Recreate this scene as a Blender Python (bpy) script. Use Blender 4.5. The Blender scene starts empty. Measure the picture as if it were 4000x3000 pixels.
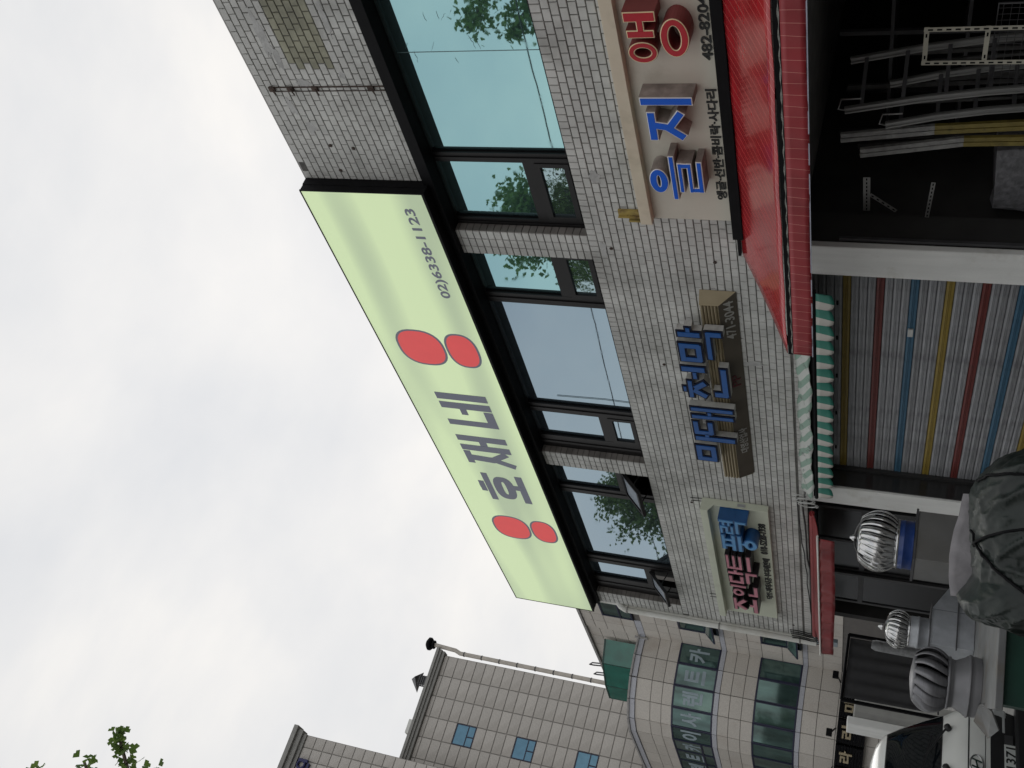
import bpy, math, random
from mathutils import Vector, Matrix
random.seed(7)
S = bpy.context.scene
COL = S.collection
rad = math.radians

# ---------------------------------------------------------------- camera
CAMH = 1.9
R_ = ((-0.23381717, -0.59163445, -0.77155571),
      (0.28186075, -0.80072173, 0.52858228),
      (-0.93052891, -0.09387966, 0.35398102))
FPX = 4076.0
cam = bpy.data.cameras.new('camera')
cam.sensor_fit = 'HORIZONTAL'; cam.sensor_width = 36.0
cam.lens = 36.0 * FPX / 4000.0
cam.clip_start = 0.05; cam.clip_end = 2000.0
camo = bpy.data.objects.new('camera', cam); COL.objects.link(camo)
camo.matrix_world = Matrix(((R_[0][0], -R_[0][1], -R_[0][2], 0.0),
                            (R_[1][0], -R_[1][1], -R_[1][2], 0.0),
                            (R_[2][0], -R_[2][1], -R_[2][2], CAMH),
                            (0, 0, 0, 1)))
S.camera = camo
def proj(x, y, z):
    d = (x, y, z - CAMH)
    a, b, c = (sum(R_[i][k] * d[i] for i in range(3)) for k in range(3))
    if c < 0.1: return (-9999, -9999)
    return (2000 + FPX * a / c, 1500 + FPX * b / c)

# ---------------------------------------------------------------- world: overcast sky with broken cloud
SUN_EL, SUN_AZ = rad(58), rad(200)
W = bpy.data.worlds.new('World'); S.world = W; W.use_nodes = True
nt = W.node_tree; nt.nodes.clear()
def wn(t, **k):
    n = nt.nodes.new(t)
    for a, b in k.items(): setattr(n, a, b)
    return n
sky = wn('ShaderNodeTexSky', sky_type='NISHITA', sun_disc=False, sun_elevation=SUN_EL, sun_rotation=SUN_AZ)
sc_ = wn('ShaderNodeMixRGB', blend_type='MULTIPLY'); sc_.inputs[0].default_value = 1; sc_.inputs[2].default_value = (.085, .085, .085, 1)
nt.links.new(sky.outputs[0], sc_.inputs[1])
tc = wn('ShaderNodeTexCoord')
mp = wn('ShaderNodeMapping'); mp.inputs['Scale'].default_value = (1.0, 1.0, 1.9)
nt.links.new(tc.outputs['Generated'], mp.inputs[0])
n1 = wn('ShaderNodeTexNoise'); n1.inputs['Scale'].default_value = 1.9; n1.inputs['Detail'].default_value = 7; n1.inputs['Roughness'].default_value = .52; n1.inputs['Distortion'].default_value = .25
nt.links.new(mp.outputs[0], n1.inputs['Vector'])
cr = wn('ShaderNodeValToRGB')
cr.color_ramp.elements[0].position = .34; cr.color_ramp.elements[0].color = (.515, .54, .58, 1)
cr.color_ramp.elements[1].position = .66; cr.color_ramp.elements[1].color = (.775, .755, .725, 1)
e = cr.color_ramp.elements.new(.5); e.color = (.625, .632, .645, 1)
nt.links.new(n1.outputs[0], cr.inputs[0])
mx = wn('ShaderNodeMixRGB'); mx.inputs[0].default_value = .985
nt.links.new(sc_.outputs[0], mx.inputs[1]); nt.links.new(cr.outputs[0], mx.inputs[2])
sd = Vector((-.66, .52, .545)).normalized()          # towards the sun, behind thin cloud beyond the roof
dt = wn('ShaderNodeVectorMath', operation='DOT_PRODUCT'); dt.inputs[1].default_value = sd
nt.links.new(tc.outputs['Generated'], dt.inputs[0])
mxm = wn('ShaderNodeMath', operation='MAXIMUM'); mxm.inputs[1].default_value = 0; nt.links.new(dt.outputs['Value'], mxm.inputs[0])
pw = wn('ShaderNodeMath', operation='POWER'); pw.inputs[1].default_value = 9.0; nt.links.new(mxm.outputs[0], pw.inputs[0])
gl = wn('ShaderNodeMixRGB', blend_type='ADD'); gl.inputs[2].default_value = (.13, .115, .095, 1)
nt.links.new(pw.outputs[0], gl.inputs[0]); nt.links.new(mx.outputs[0], gl.inputs[1])
bg = wn('ShaderNodeBackground'); bg.inputs[1].default_value = 1.0
nt.links.new(gl.outputs[0], bg.inputs[0])
wo = wn('ShaderNodeOutputWorld'); nt.links.new(bg.outputs[0], wo.inputs[0])

sun = bpy.data.lights.new('sun', 'SUN'); sun.energy = .5; sun.angle = rad(35); sun.color = (1, .97, .93)
suno = bpy.data.objects.new('sun', sun); COL.objects.link(suno)
suno.rotation_euler = sd.to_track_quat('Z', 'Y').to_euler()
suno.location = (0, -10, 30)
sky.sun_elevation = math.asin(sd.z); sky.sun_rotation = math.atan2(sd.x, sd.y)

S.view_settings.view_transform = 'Standard'; S.view_settings.look = 'None'
S.view_settings.exposure = 0.26; S.view_settings.gamma = 1.0
S.view_settings.use_curve_mapping = False
S.render.engine = 'CYCLES'
S.cycles.use_denoising = True
S.cycles.max_bounces = 8; S.cycles.diffuse_bounces = 4; S.cycles.glossy_bounces = 4

# ---------------------------------------------------------------- helpers
MATS = {}
def M(name, col, rough=.6, metal=0.0, var=.12, scale=4.0, bump=0.0, bscale=40.0, coat=0.0, dirt=None, dscale=2.0, damt=.5,
      dlo=.5, emit=None, estr=0.0, spec=.5, rnd=0.0, stretch=None, trans=0.0, world=False, streak=0.0):
    """procedural surface: base colour with grain, an optional stain layer, fine relief"""
    if name in MATS: return MATS[name]
    m = bpy.data.materials.new(name); m.use_nodes = True
    t = m.node_tree; b = t.nodes['Principled BSDF']
    tcn = t.nodes.new('ShaderNodeTexCoord')
    vec = tcn.outputs['Object']
    if world:
        gp = t.nodes.new('ShaderNodeNewGeometry'); vec = gp.outputs['Position']
    base_vec = vec
    if stretch:
        mpn = t.nodes.new('ShaderNodeMapping'); mpn.inputs['Scale'].default_value = stretch
        t.links.new(vec, mpn.inputs[0]); vec = mpn.outputs[0]
    no = t.nodes.new('ShaderNodeTexNoise'); no.inputs['Scale'].default_value = scale; no.inputs['Detail'].default_value = 5
    t.links.new(vec, no.inputs['Vector'])
    ramp = t.nodes.new('ShaderNodeValToRGB')
    lo = tuple(max(0, c * (1 - var)) for c in col); hi = tuple(min(1, c * (1 + var)) for c in col)
    ramp.color_ramp.elements[0].position = .3; ramp.color_ramp.elements[0].color = (*lo, 1)
    ramp.color_ramp.elements[1].position = .7; ramp.color_ramp.elements[1].color = (*hi, 1)
    t.links.new(no.outputs[0], ramp.inputs[0])
    out = ramp.outputs[0]
    if rnd > 0:                                   # piece-to-piece variation
        g = t.nodes.new('ShaderNodeNewGeometry'); oi = t.nodes.new('ShaderNodeObjectInfo')
        ad = t.nodes.new('ShaderNodeMath'); ad.operation = 'ADD'
        t.links.new(g.outputs['Random Per Island'], ad.inputs[0]); t.links.new(oi.outputs['Random'], ad.inputs[1])
        wnz = t.nodes.new('ShaderNodeTexWhiteNoise'); wnz.noise_dimensions = '1D'
        t.links.new(ad.outputs[0], wnz.inputs['W'])
        mr = t.nodes.new('ShaderNodeMapRange'); mr.inputs[3].default_value = 1 - rnd; mr.inputs[4].default_value = 1 + rnd
        t.links.new(wnz.outputs[0], mr.inputs[0])
        ml = t.nodes.new('ShaderNodeMixRGB'); ml.blend_type = 'MULTIPLY'; ml.inputs[0].default_value = 1
        t.links.new(out, ml.inputs[1]); t.links.new(mr.outputs[0], ml.inputs[2]); out = ml.outputs[0]
    if dirt:
        nd = t.nodes.new('ShaderNodeTexNoise'); nd.inputs['Scale'].default_value = dscale; nd.inputs['Detail'].default_value = 8; nd.inputs['Roughness'].default_value = .62
        t.links.new(base_vec, nd.inputs['Vector'])
        rd = t.nodes.new('ShaderNodeValToRGB'); rd.color_ramp.elements[0].position = dlo; rd.color_ramp.elements[1].position = min(1, dlo + .22)
        rd.color_ramp.elements[1].color = (damt, damt, damt, 1)
        t.links.new(nd.outputs[0], rd.inputs[0])
        md = t.nodes.new('ShaderNodeMixRGB'); md.inputs[2].default_value = (*dirt, 1)
        t.links.new(rd.outputs[0], md.inputs[0]); t.links.new(out, md.inputs[1]); out = md.outputs[0]
    if streak:                                    # rain-washed streaks running down
        ms_ = t.nodes.new('ShaderNodeMapping'); ms_.inputs['Scale'].default_value = (5.0, 5.0, .55); t.links.new(base_vec, ms_.inputs[0])
        ns_ = t.nodes.new('ShaderNodeTexNoise'); ns_.inputs['Scale'].default_value = 1.0; ns_.inputs['Detail'].default_value = 6; ns_.inputs['Roughness'].default_value = .6; t.links.new(ms_.outputs[0], ns_.inputs['Vector'])
        rs_ = t.nodes.new('ShaderNodeValToRGB'); rs_.color_ramp.elements[0].position = .40; rs_.color_ramp.elements[0].color = (1 - streak,) * 3 + (1,); rs_.color_ramp.elements[1].position = .62
        t.links.new(ns_.outputs[0], rs_.inputs[0])
        mm_ = t.nodes.new('ShaderNodeMixRGB'); mm_.blend_type = 'MULTIPLY'; mm_.inputs[0].default_value = 1; t.links.new(out, mm_.inputs[1]); t.links.new(rs_.outputs[0], mm_.inputs[2]); out = mm_.outputs[0]
    t.links.new(out, b.inputs['Base Color'])
    b.inputs['Roughness'].default_value = rough; b.inputs['Metallic'].default_value = metal
    b.inputs['Specular IOR Level'].default_value = spec
    if coat: b.inputs['Coat Weight'].default_value = coat; b.inputs['Coat Roughness'].default_value = .06
    if trans: b.inputs['Transmission Weight'].default_value = trans
    if bump > 0:
        nb = t.nodes.new('ShaderNodeTexNoise'); nb.inputs['Scale'].default_value = bscale; nb.inputs['Detail'].default_value = 6
        t.links.new(vec, nb.inputs['Vector'])
        bp = t.nodes.new('ShaderNodeBump'); bp.inputs['Strength'].default_value = bump; bp.inputs['Distance'].default_value = .02
        t.links.new(nb.outputs[0], bp.inputs['Height']); t.links.new(bp.outputs[0], b.inputs['Normal'])
    if emit:
        b.inputs['Emission Color'].default_value = (*emit, 1); b.inputs['Emission Strength'].default_value = estr
    MATS[name] = m
    return m

class MB:
    def __init__(s): s.v = []; s.f = []; s.sm = []
    def add(s, vs, fs, smooth=False):
        o = len(s.v); s.v += [tuple(p) for p in vs]
        for f in fs: s.f.append(tuple(i + o for i in f)); s.sm.append(smooth)
        return s
    def box(s, x0, x1, y0, y1, z0, z1):
        if x0 > x1: x0, x1 = x1, x0
        if y0 > y1: y0, y1 = y1, y0
        if z0 > z1: z0, z1 = z1, z0
        return s.add([(x0,y0,z0),(x1,y0,z0),(x1,y1,z0),(x0,y1,z0),(x0,y0,z1),(x1,y0,z1),(x1,y1,z1),(x0,y1,z1)],
                     [(0,3,2,1),(4,5,6,7),(0,1,5,4),(1,2,6,5),(2,3,7,6),(3,0,4,7)])
    def obox(s, c, sz, m):
        hx, hy, hz = (k / 2 for k in sz); c = Vector(c)
        vs = [c + m @ Vector((a * hx, b * hy, d * hz)) for d in (-1, 1) for a, b in ((-1,-1),(1,-1),(1,1),(-1,1))]
        return s.add(vs, [(0,3,2,1),(4,5,6,7),(0,1,5,4),(1,2,6,5),(2,3,7,6),(3,0,4,7)])
    def bar(s, a, b, w, h, up=(0, 0, 1)):
        a, b = Vector(a), Vector(b); d = b - a; L = d.length; d.normalize()
        sd_ = d.cross(Vector(up))
        if sd_.length < 1e-5: sd_ = d.cross(Vector((1, 0, 0)))
        sd_.normalize(); u = sd_.cross(d)
        m = Matrix((d, sd_, u)).transposed()
        return s.obox((a + b) / 2, (L, w, h), m)
    def quad(s, a, b, c, d): return s.add([a, b, c, d], [(0, 1, 2, 3)])
    def prism(s, poly, fn, w0, w1):
        n = len(poly)
        vs = [fn(u, v, w0) for u, v in poly] + [fn(u, v, w1) for u, v in poly]
        fs = [tuple(range(n - 1, -1, -1)), tuple(range(n, 2 * n))] + [(i, (i + 1) % n, n + (i + 1) % n, n + i) for i in range(n)]
        return s.add(vs, fs)
    def tube(s, pts, r, n=8, caps=True):
        pts = [Vector(p) for p in pts]; rs = r if isinstance(r, (list, tuple)) else [r] * len(pts)
        vs = []; fs = []; prev = None
        for i, p in enumerate(pts):
            d = (pts[min(i + 1, len(pts) - 1)] - pts[max(i - 1, 0)]).normalized()
            if prev is None:
                u = d.cross(Vector((0, 0, 1)))
                if u.length < 1e-3: u = d.cross(Vector((1, 0, 0)))
            else:
                u = prev - d * prev.dot(d)
            u.normalize(); prev = u; w = d.cross(u)
            for k in range(n):
                a = 2 * math.pi * k / n; vs.append(p + (u * math.cos(a) + w * math.sin(a)) * rs[i])
        for i in range(len(pts) - 1):
            for k in range(n):
                a, b = i * n + k, i * n + (k + 1) % n; fs.append((a, b, b + n, a + n))
        s.add(vs, fs, True)
        if caps:
            s.add(vs[:n], [tuple(range(n - 1, -1, -1))]); s.add(vs[-n:], [tuple(range(n))])
        return s
    def lathe(s, prof, c, n=24, smooth=True, caps=True):
        vs = []; fs = []; cx, cy, cz = c
        for r, z in prof:
            for k in range(n):
                a = 2 * math.pi * k / n; vs.append((cx + r * math.cos(a), cy + r * math.sin(a), cz + z))
        for i in range(len(prof) - 1):
            for k in range(n):
                a, b = i * n + k, i * n + (k + 1) % n; fs.append((a, b, b + n, a + n))
        s.add(vs, fs, smooth)
        if caps:
            s.add(vs[:n], [tuple(range(n - 1, -1, -1))]); s.add(vs[-n:], [tuple(range(n))])
        return s
    def mesh(s, name):
        me = bpy.data.meshes.new(name); me.from_pydata(s.v, [], s.f)
        me.polygons.foreach_set('use_smooth', s.sm); me.update(); return me

def link(name, data, parent=None, mat=None):
    o = bpy.data.objects.new(name, data); COL.objects.link(o)
    if parent is not None: o.parent = parent
    if mat is not None:
        if not data.materials: data.materials.append(mat)
    return o
def obj(name, mb, mat, parent=None, bevel=0):
    o = link(name, mb.mesh(name), parent, mat)
    if bevel:
        b = o.modifiers.new('edge', 'BEVEL'); b.width = bevel; b.segments = 2; b.limit_method = 'ANGLE'; b.angle_limit = rad(40)
    return o
def tag(o, label, cat, group=None):
    o['label'] = label; o['category'] = cat
    if group: o['group'] = group
    return o
def thing(name, label, cat, group=None):
    o = bpy.data.objects.new(name, None); COL.objects.link(o); o.empty_display_size = .2
    return tag(o, label, cat, group)
def struct(name, mb, mat):
    o = obj(name, mb, mat); o['kind'] = 'structure'; return o
def B(*a): return MB().box(*a)

def text_mesh(body, bold=0.0, depth=.01):
    """flat lettering as a mesh, x right, y up, front face +z; origin at lower left, height of ink box = as drawn"""
    cu = bpy.data.curves.new('lettering', 'FONT'); cu.body = body; cu.extrude = depth / 2; cu.offset = bold; cu.resolution_u = 3
    o = bpy.data.objects.new('lettering', cu); COL.objects.link(o)
    dg = bpy.context.evaluated_depsgraph_get()
    me = bpy.data.meshes.new_from_object(o.evaluated_get(dg))
    COL.objects.unlink(o); bpy.data.objects.remove(o)
    return me
def letters(name, body, x0, x1, z0, z1, y, depth, mat, parent, bold=.02, slant=0.0):
    """lettering on a wall that faces -Y, stretched to the box x0..x1, z0..z1"""
    me = text_mesh(body, bold, 1.0)
    xs = [v.co.x for v in me.vertices]; ys = [v.co.y for v in me.vertices]
    ax, bx, ay, by = min(xs), max(xs), min(ys), max(ys)
    for v in me.vertices:
        u = (v.co.x - ax) / (bx - ax); w = (v.co.y - ay) / (by - ay); d = v.co.z + .5
        v.co = (x0 + u * (x1 - x0) + slant * w, y - d * depth, z0 + w * (z1 - z0))
    me.materials.clear()
    return link(name, me, parent, mat)

# hand-drawn block lettering: strokes in a unit box
def hb(x0, x1, y, t): return [(x0, y - t / 2), (x1, y - t / 2), (x1, y + t / 2), (x0, y + t / 2)]
def vb(x, y0, y1, t): return [(x - t / 2, y0), (x + t / 2, y0), (x + t / 2, y1), (x - t / 2, y1)]
def dg(x0, y0, x1, y1, t, t2=None):
    dx, dy = x1 - x0, y1 - y0; L = math.hypot(dx, dy); nx, ny = -dy / L, dx / L; a = t / 2; b = (t2 or t) / 2
    return [(x0 + nx * a, y0 + ny * a), (x0 - nx * a, y0 - ny * a), (x1 - nx * b, y1 - ny * b), (x1 + nx * b, y1 + ny * b)]
class Ring:
    def __init__(s, cx, cy, rx, ry, t, sq=1.0): s.a = (cx, cy, rx, ry, t, sq)
def shape_obj(name, strokes, x0, x1, z0, z1, yb, yf, mat, parent, grow=0.0):
    """strokes (unit box polygons or rings) -> solid letters between wall depth yb and front yf; grow widens each stroke in metres"""
    mb = MB(); W_, H_ = x1 - x0, z1 - z0; k = 0
    def put(poly, y_front):
        mb.prism([(x0 + u * W_, z0 + v * H_) for u, v in poly], lambda a, b, w: (a, w, b), yb, y_front)
    for st in strokes:
        yf2 = yf - .0007 * (k % 5); k += 1
        if isinstance(st, Ring):
            cx, cy, rx, ry, t, sq = st.a; n = 28; ins = []; outs = []
            g = grow
            for i in range(n):
                a = 2 * math.pi * i / n; c_, s_ = math.cos(a), math.sin(a)
                if sq != 1.0:
                    c_ = math.copysign(abs(c_) ** sq, c_); s_ = math.copysign(abs(s_) ** sq, s_)
                X, Z = x0 + cx * W_, z0 + cy * H_
                outs.append((X + c_ * (rx * W_ + g), Z + s_ * (ry * H_ + g)))
                ins.append((X + c_ * max(.002, rx * W_ - t * W_ - g), Z + s_ * max(.002, ry * H_ - t * W_ - g)))
            vs = []; fs = []
            for w in (yb, yf2):
                vs += [(a, w, b) for a, b in outs] + [(a, w, b) for a, b in ins]
            for i in range(n):
                j = (i + 1) % n
                fs += [(2*n+i, 2*n+j, 3*n+j, 3*n+i), (i, j, 2*n+j, 2*n+i), (n+j, n+i, 3*n+i, 3*n+j), (j, i, n+i, n+j)]
            mb.add(vs, fs)
        else:
            pts = [(x0 + u * W_, z0 + v * H_) for u, v in st]
            if grow:
                n = len(pts); ar = sum(pts[i][0]*pts[(i+1)%n][1]-pts[(i+1)%n][0]*pts[i][1] for i in range(n)); sg = 1 if ar > 0 else -1
                res = []
                for i in range(n):
                    p, q, r2 = Vector(pts[i-1]), Vector(pts[i]), Vector(pts[(i+1) % n])
                    d1 = (q - p).normalized(); d2 = (r2 - q).normalized()
                    n1_ = Vector((d1.y, -d1.x)) * sg; n2_ = Vector((d2.y, -d2.x)) * sg
                    bis = (n1_ + n2_); bis = bis / max(.35, bis.dot(n1_)) if bis.length > 1e-4 else n1_
                    res.append((q + bis * grow)[:])
                pts = res
            mb.prism(pts, lambda a, b, w: (a, w, b), yb, yf2)
    return obj(name, mb, mat, parent)
# ---------------------------------------------------------------- ground
asphalt = M('asphalt', (.055, .055, .057), .9, var=.25, scale=30, bump=.4, bscale=120)
paving = M('paving_concrete', (.27, .265, .25), .9, var=.15, scale=8, bump=.3, bscale=60, dirt=(.1, .1, .09), damt=.6)
struct('ground', B(-400, 400, -400, 400, -.3, -.02), asphalt)
struct('road', B(-200, 100, 0.9, 5.0, -.015, .0), asphalt)
struct('pavement', B(-36, 6, 5.0, 12.5, -.01, .12), paving)
struct('pavement', B(-200, 100, -6, 0.9, -.01, .12), paving)

# ---------------------------------------------------------------- tiled building
tilem = M('painted_tile', (.60, .60, .575), .72, var=.11, scale=2.4, bump=.12, bscale=90, rnd=.07, dirt=(.25, .245, .22), dscale=1.7, damt=.6, dlo=.50, world=True, streak=.17)
olivem = M('bare_olive_tile', (.30, .295, .215), .6, var=.2, scale=5, bump=.1, bscale=90, rnd=.13, dirt=(.13, .125, .09), dscale=3.5, damt=.7, dlo=.5, world=True)
mortar = M('dark_mortar', (.12, .117, .108), .95, var=.3, scale=12, bump=.3, bscale=80)
blackm = M('black_metal_trim', (.005, .005, .006), .6, var=.3, scale=6, spec=.12)
framem = M('bronze_black_aluminium', (.011, .010, .0105), .42, var=.15, scale=3, spec=.3)
whitep = M('white_paint_wall', (.82, .825, .80), .75, streak=.10, var=.05, scale=2, bump=.12, bscale=35, dirt=(.38, .36, .27), dscale=2.3, damt=.55, dlo=.58)
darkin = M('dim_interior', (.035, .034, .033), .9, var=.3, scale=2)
conc = M('grey_concrete', (.34, .33, .32), .85, var=.15, scale=6, bump=.2, bscale=50)
bld = thing('tiled_building', 'two storey building clad in small pale grey tiles with dark framed windows', 'building')

FY = 6.70                                        # tile face
TP, TC = .118, .0745                             # tile pitch, course
mb = MB()
mb.box(-15.86, -2.0, FY + .006, 7.0, 2.935, 4.935)
mb.box(-7.463, -7.126, FY + .006, 7.0, 4.935, 6.46); mb.box(-11.597, -11.273, FY + .006, 7.0, 4.935, 6.46); mb.box(-15.86, -15.503, FY + .006, 7.0, 4.935, 6.46)
mb.box(-15.86, -2.0, FY + .006, 7.0, 6.46, 7.80)
obj('wall', mb, mortar, bld)
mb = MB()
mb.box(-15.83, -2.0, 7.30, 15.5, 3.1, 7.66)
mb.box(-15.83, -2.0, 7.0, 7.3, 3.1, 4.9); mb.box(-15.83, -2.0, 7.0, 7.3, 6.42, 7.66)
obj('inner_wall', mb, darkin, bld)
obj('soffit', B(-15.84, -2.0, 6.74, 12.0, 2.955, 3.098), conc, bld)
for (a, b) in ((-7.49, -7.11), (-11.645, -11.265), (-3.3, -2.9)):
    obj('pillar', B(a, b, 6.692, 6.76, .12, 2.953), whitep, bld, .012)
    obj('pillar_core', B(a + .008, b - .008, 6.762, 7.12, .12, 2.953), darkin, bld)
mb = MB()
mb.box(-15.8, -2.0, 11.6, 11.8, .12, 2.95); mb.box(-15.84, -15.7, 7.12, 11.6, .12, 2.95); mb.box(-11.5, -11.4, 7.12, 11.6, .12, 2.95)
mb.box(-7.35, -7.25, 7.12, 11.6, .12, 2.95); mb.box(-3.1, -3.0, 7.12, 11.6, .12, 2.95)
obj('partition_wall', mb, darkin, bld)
# polished dark stone lining of the shutter opening
obj('lining', B(-11.262, -11.245, 6.72, 7.02, .12, 2.95), M('polished_dark_stone', (.03, .03, .03), .12, spec=.6), bld)
obj('roof_slab', B(-15.83, -2.0, 6.72, 15.5, 7.80, 7.835), conc, bld)

# tiles -------------------------------------------------------------
class TileSet:
    def __init__(s): s.items = []
def tile_rows():
    out = []
    def field(x0, x1, z0, z1, top):
        z = top; r = 0
        while z - TC > z0 - .001:
            off = (TP / 2 if r % 2 else 0) + random.uniform(-.006, .006)
            x = x1 + off
            while x - TP > x0 - TP:
                a, b = max(x0, x - TP + .0055), min(x1, x - .001)
                if b - a > .02: out.append((a, b, z - TC + .0085, z, 'n'))
                x -= TP
            z -= TC; r += 1
    field(-15.86, -2.0, 3.04, 4.84, 4.84)                     # spandrel
    field(-15.86, -2.0, 6.46, 7.80 + TC, 6.46 + 18 * TC)       # parapet
    x = -2.0
    while x - .0775 > -15.87:                                  # sill course and bottom course, tiles on end
        out.append((x - .0685, x, 4.847, 4.935, 'n')); out.append((x - .0685, x, 2.935, 3.031, 'n')); x -= .0775
    for (a, b) in ((-7.463, -7.126), (-11.597, -11.273), (-15.86, -15.503)):   # piers, stacked
        w = (b - a) / 3
        for i in range(3):
            for k in range(20):
                z = 4.94 + k * .0758
                out.append((a + i * w + .004, a + (i + 1) * w - .004, z + .004, z + .0718, 'n'))
    return out
T = []
for (a, b, z0, z1, k) in tile_rows():
    if z1 > 7.79 and b < -6.5: continue
    if z1 > 7.8 and random.random() < .03: continue            # a few lost along the ragged top edge
    if a > -5.15 and 6.905 < (z0 + z1) / 2 < 7.37: k = 'o'
    c = ((a + b) / 2, (z0 + z1) / 2); p = proj(c[0], FY, c[1])
    vis = 0 < p[0] < 4000 and 0 < p[1] < 3000 and not (c[0] < -6.5 and c[1] > 6.4) and not (-6.8 < c[0] < -4 and 3.5 < c[1] < 4.3) and not (c[1] < 3.4 and c[0] > -7.3)
    T.append((math.dist((0, 0, CAMH), (c[0], FY, c[1])) + (0 if vis else 100), a, b, z0, z1, k))
T.sort()
def tile_geo(mb, w, h, ox, oy, oz, d=.0085, ch=.0025, sx=0, sz=0):
    vs = [(ox - w/2, oy, oz - h/2), (ox + w/2, oy, oz - h/2), (ox + w/2, oy, oz + h/2), (ox - w/2, oy, oz + h/2),
          (ox - w/2 + ch, oy - d + sx + sz, oz - h/2 + ch), (ox + w/2 - ch, oy - d - sx + sz, oz - h/2 + ch), (ox + w/2 - ch, oy - d - sx - sz, oz + h/2 - ch), (ox - w/2 + ch, oy - d + sx - sz, oz + h/2 - ch)]
    mb.add(vs, [(4,5,6,7), (0,1,5,4), (1,2,6,5), (2,3,7,6), (3,0,4,7)])
shared = {}
for (d, a, b, z0, z1, k) in T[:300]:
    key = (round(b - a, 2), round(z1 - z0, 3), k)
    if key not in shared:
        m_ = MB(); tile_geo(m_, round(b - a, 2) - .001, z1 - z0, 0, 0, 0); shared[key] = m_.mesh('tile'); shared[key].materials.append(olivem if k == 'o' else tilem)
    o = link('tile', shared[key], bld); o.location = ((a + b) / 2, FY + .0065 + random.uniform(-.0012, .0012), (z0 + z1) / 2)
    o.rotation_euler = (random.uniform(-.012, .012), random.uniform(-.012, .012), random.uniform(-.01, .01))
for kk, mt in (('n', tilem), ('o', olivem)):
    mb = MB()
    for (d, a, b, z0, z1, k) in T[300:]:
        if k == kk: tile_geo(mb, b - a, z1 - z0, (a + b) / 2, FY + .0065, (z0 + z1) / 2, d=.0085 + random.uniform(-.0012, .0012), sx=random.uniform(-.0008, .0008), sz=random.uniform(-.0006, .0006))
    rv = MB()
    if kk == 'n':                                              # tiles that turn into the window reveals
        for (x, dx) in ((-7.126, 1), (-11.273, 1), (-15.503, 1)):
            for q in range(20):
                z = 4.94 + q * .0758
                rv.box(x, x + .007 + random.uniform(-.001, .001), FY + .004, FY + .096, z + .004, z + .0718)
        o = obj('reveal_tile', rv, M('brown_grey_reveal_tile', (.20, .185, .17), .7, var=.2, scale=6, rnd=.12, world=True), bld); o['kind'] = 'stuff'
    if mb.v:
        o = obj('tile_field', mb, mt, bld); o['kind'] = 'stuff'
# render patch of smeared mortar along the parapet
obj('coping', B(-6.43, -2.0, 6.712, 6.9, 7.802, 7.828), conc, bld)

# black header beam over the windows
mb = MB(); mb.box(-15.86, -6.46, 6.640, 6.86, 6.338, 6.405); mb.box(-6.459, -2.0, 6.640, 6.86, 6.338, 6.455)
mb.box(-15.86, -2.0, 6.632, 6.639, 6.338, 6.352)
obj('header_beam', mb, blackm, bld)

# windows -----------------------------------------------------------
def glassmat(name, col, wav, wsc):
    m = bpy.data.materials.new(name); m.use_nodes = True; t = m.node_tree; b = t.nodes['Principled BSDF']
    b.inputs['Base Color'].default_value = (*col, 1); b.inputs['Metallic'].default_value = .92; b.inputs['Roughness'].default_value = .02
    tcn = t.nodes.new('ShaderNodeTexCoord')
    n = t.nodes.new('ShaderNodeTexNoise'); n.inputs['Scale'].default_value = wsc; n.inputs['Detail'].default_value = 2
    t.links.new(tcn.outputs['Object'], n.inputs['Vector'])
    bp = t.nodes.new('ShaderNodeBump'); bp.inputs['Strength'].default_value = wav; bp.inputs['Distance'].default_value = .01
    t.links.new(n.outputs[0], bp.inputs['Height']); t.links.new(bp.outputs[0], b.inputs['Normal'])
    # dust and old film smears
    nd = t.nodes.new('ShaderNodeTexNoise'); nd.inputs['Scale'].default_value = 3.2; nd.inputs['Detail'].default_value = 9; nd.inputs['Distortion'].default_value = 1.2
    t.links.new(tcn.outputs['Object'], nd.inputs['Vector'])
    rd = t.nodes.new('ShaderNodeValToRGB'); rd.color_ramp.elements[0].position = .55; rd.color_ramp.elements[0].color = (.015, .015, .015, 1); rd.color_ramp.elements[1].position = .8; rd.color_ramp.elements[1].color = (.07, .07, .07, 1)
    t.links.new(nd.outputs[0], rd.inputs[0]); t.links.new(rd.outputs[0], b.inputs['Roughness'])
    return m
glass_teal = glassmat('teal_mirror_glass', (.34, .575, .60), .06, 1.6)
glass_blue = glassmat('blue_grey_mirror_glass', (.31, .41, .48), .05, 1.5)
glass_wavy = glassmat('wavy_mirror_glass', (.34, .46, .49), .5, 4.0)
GY = 6.84
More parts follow.
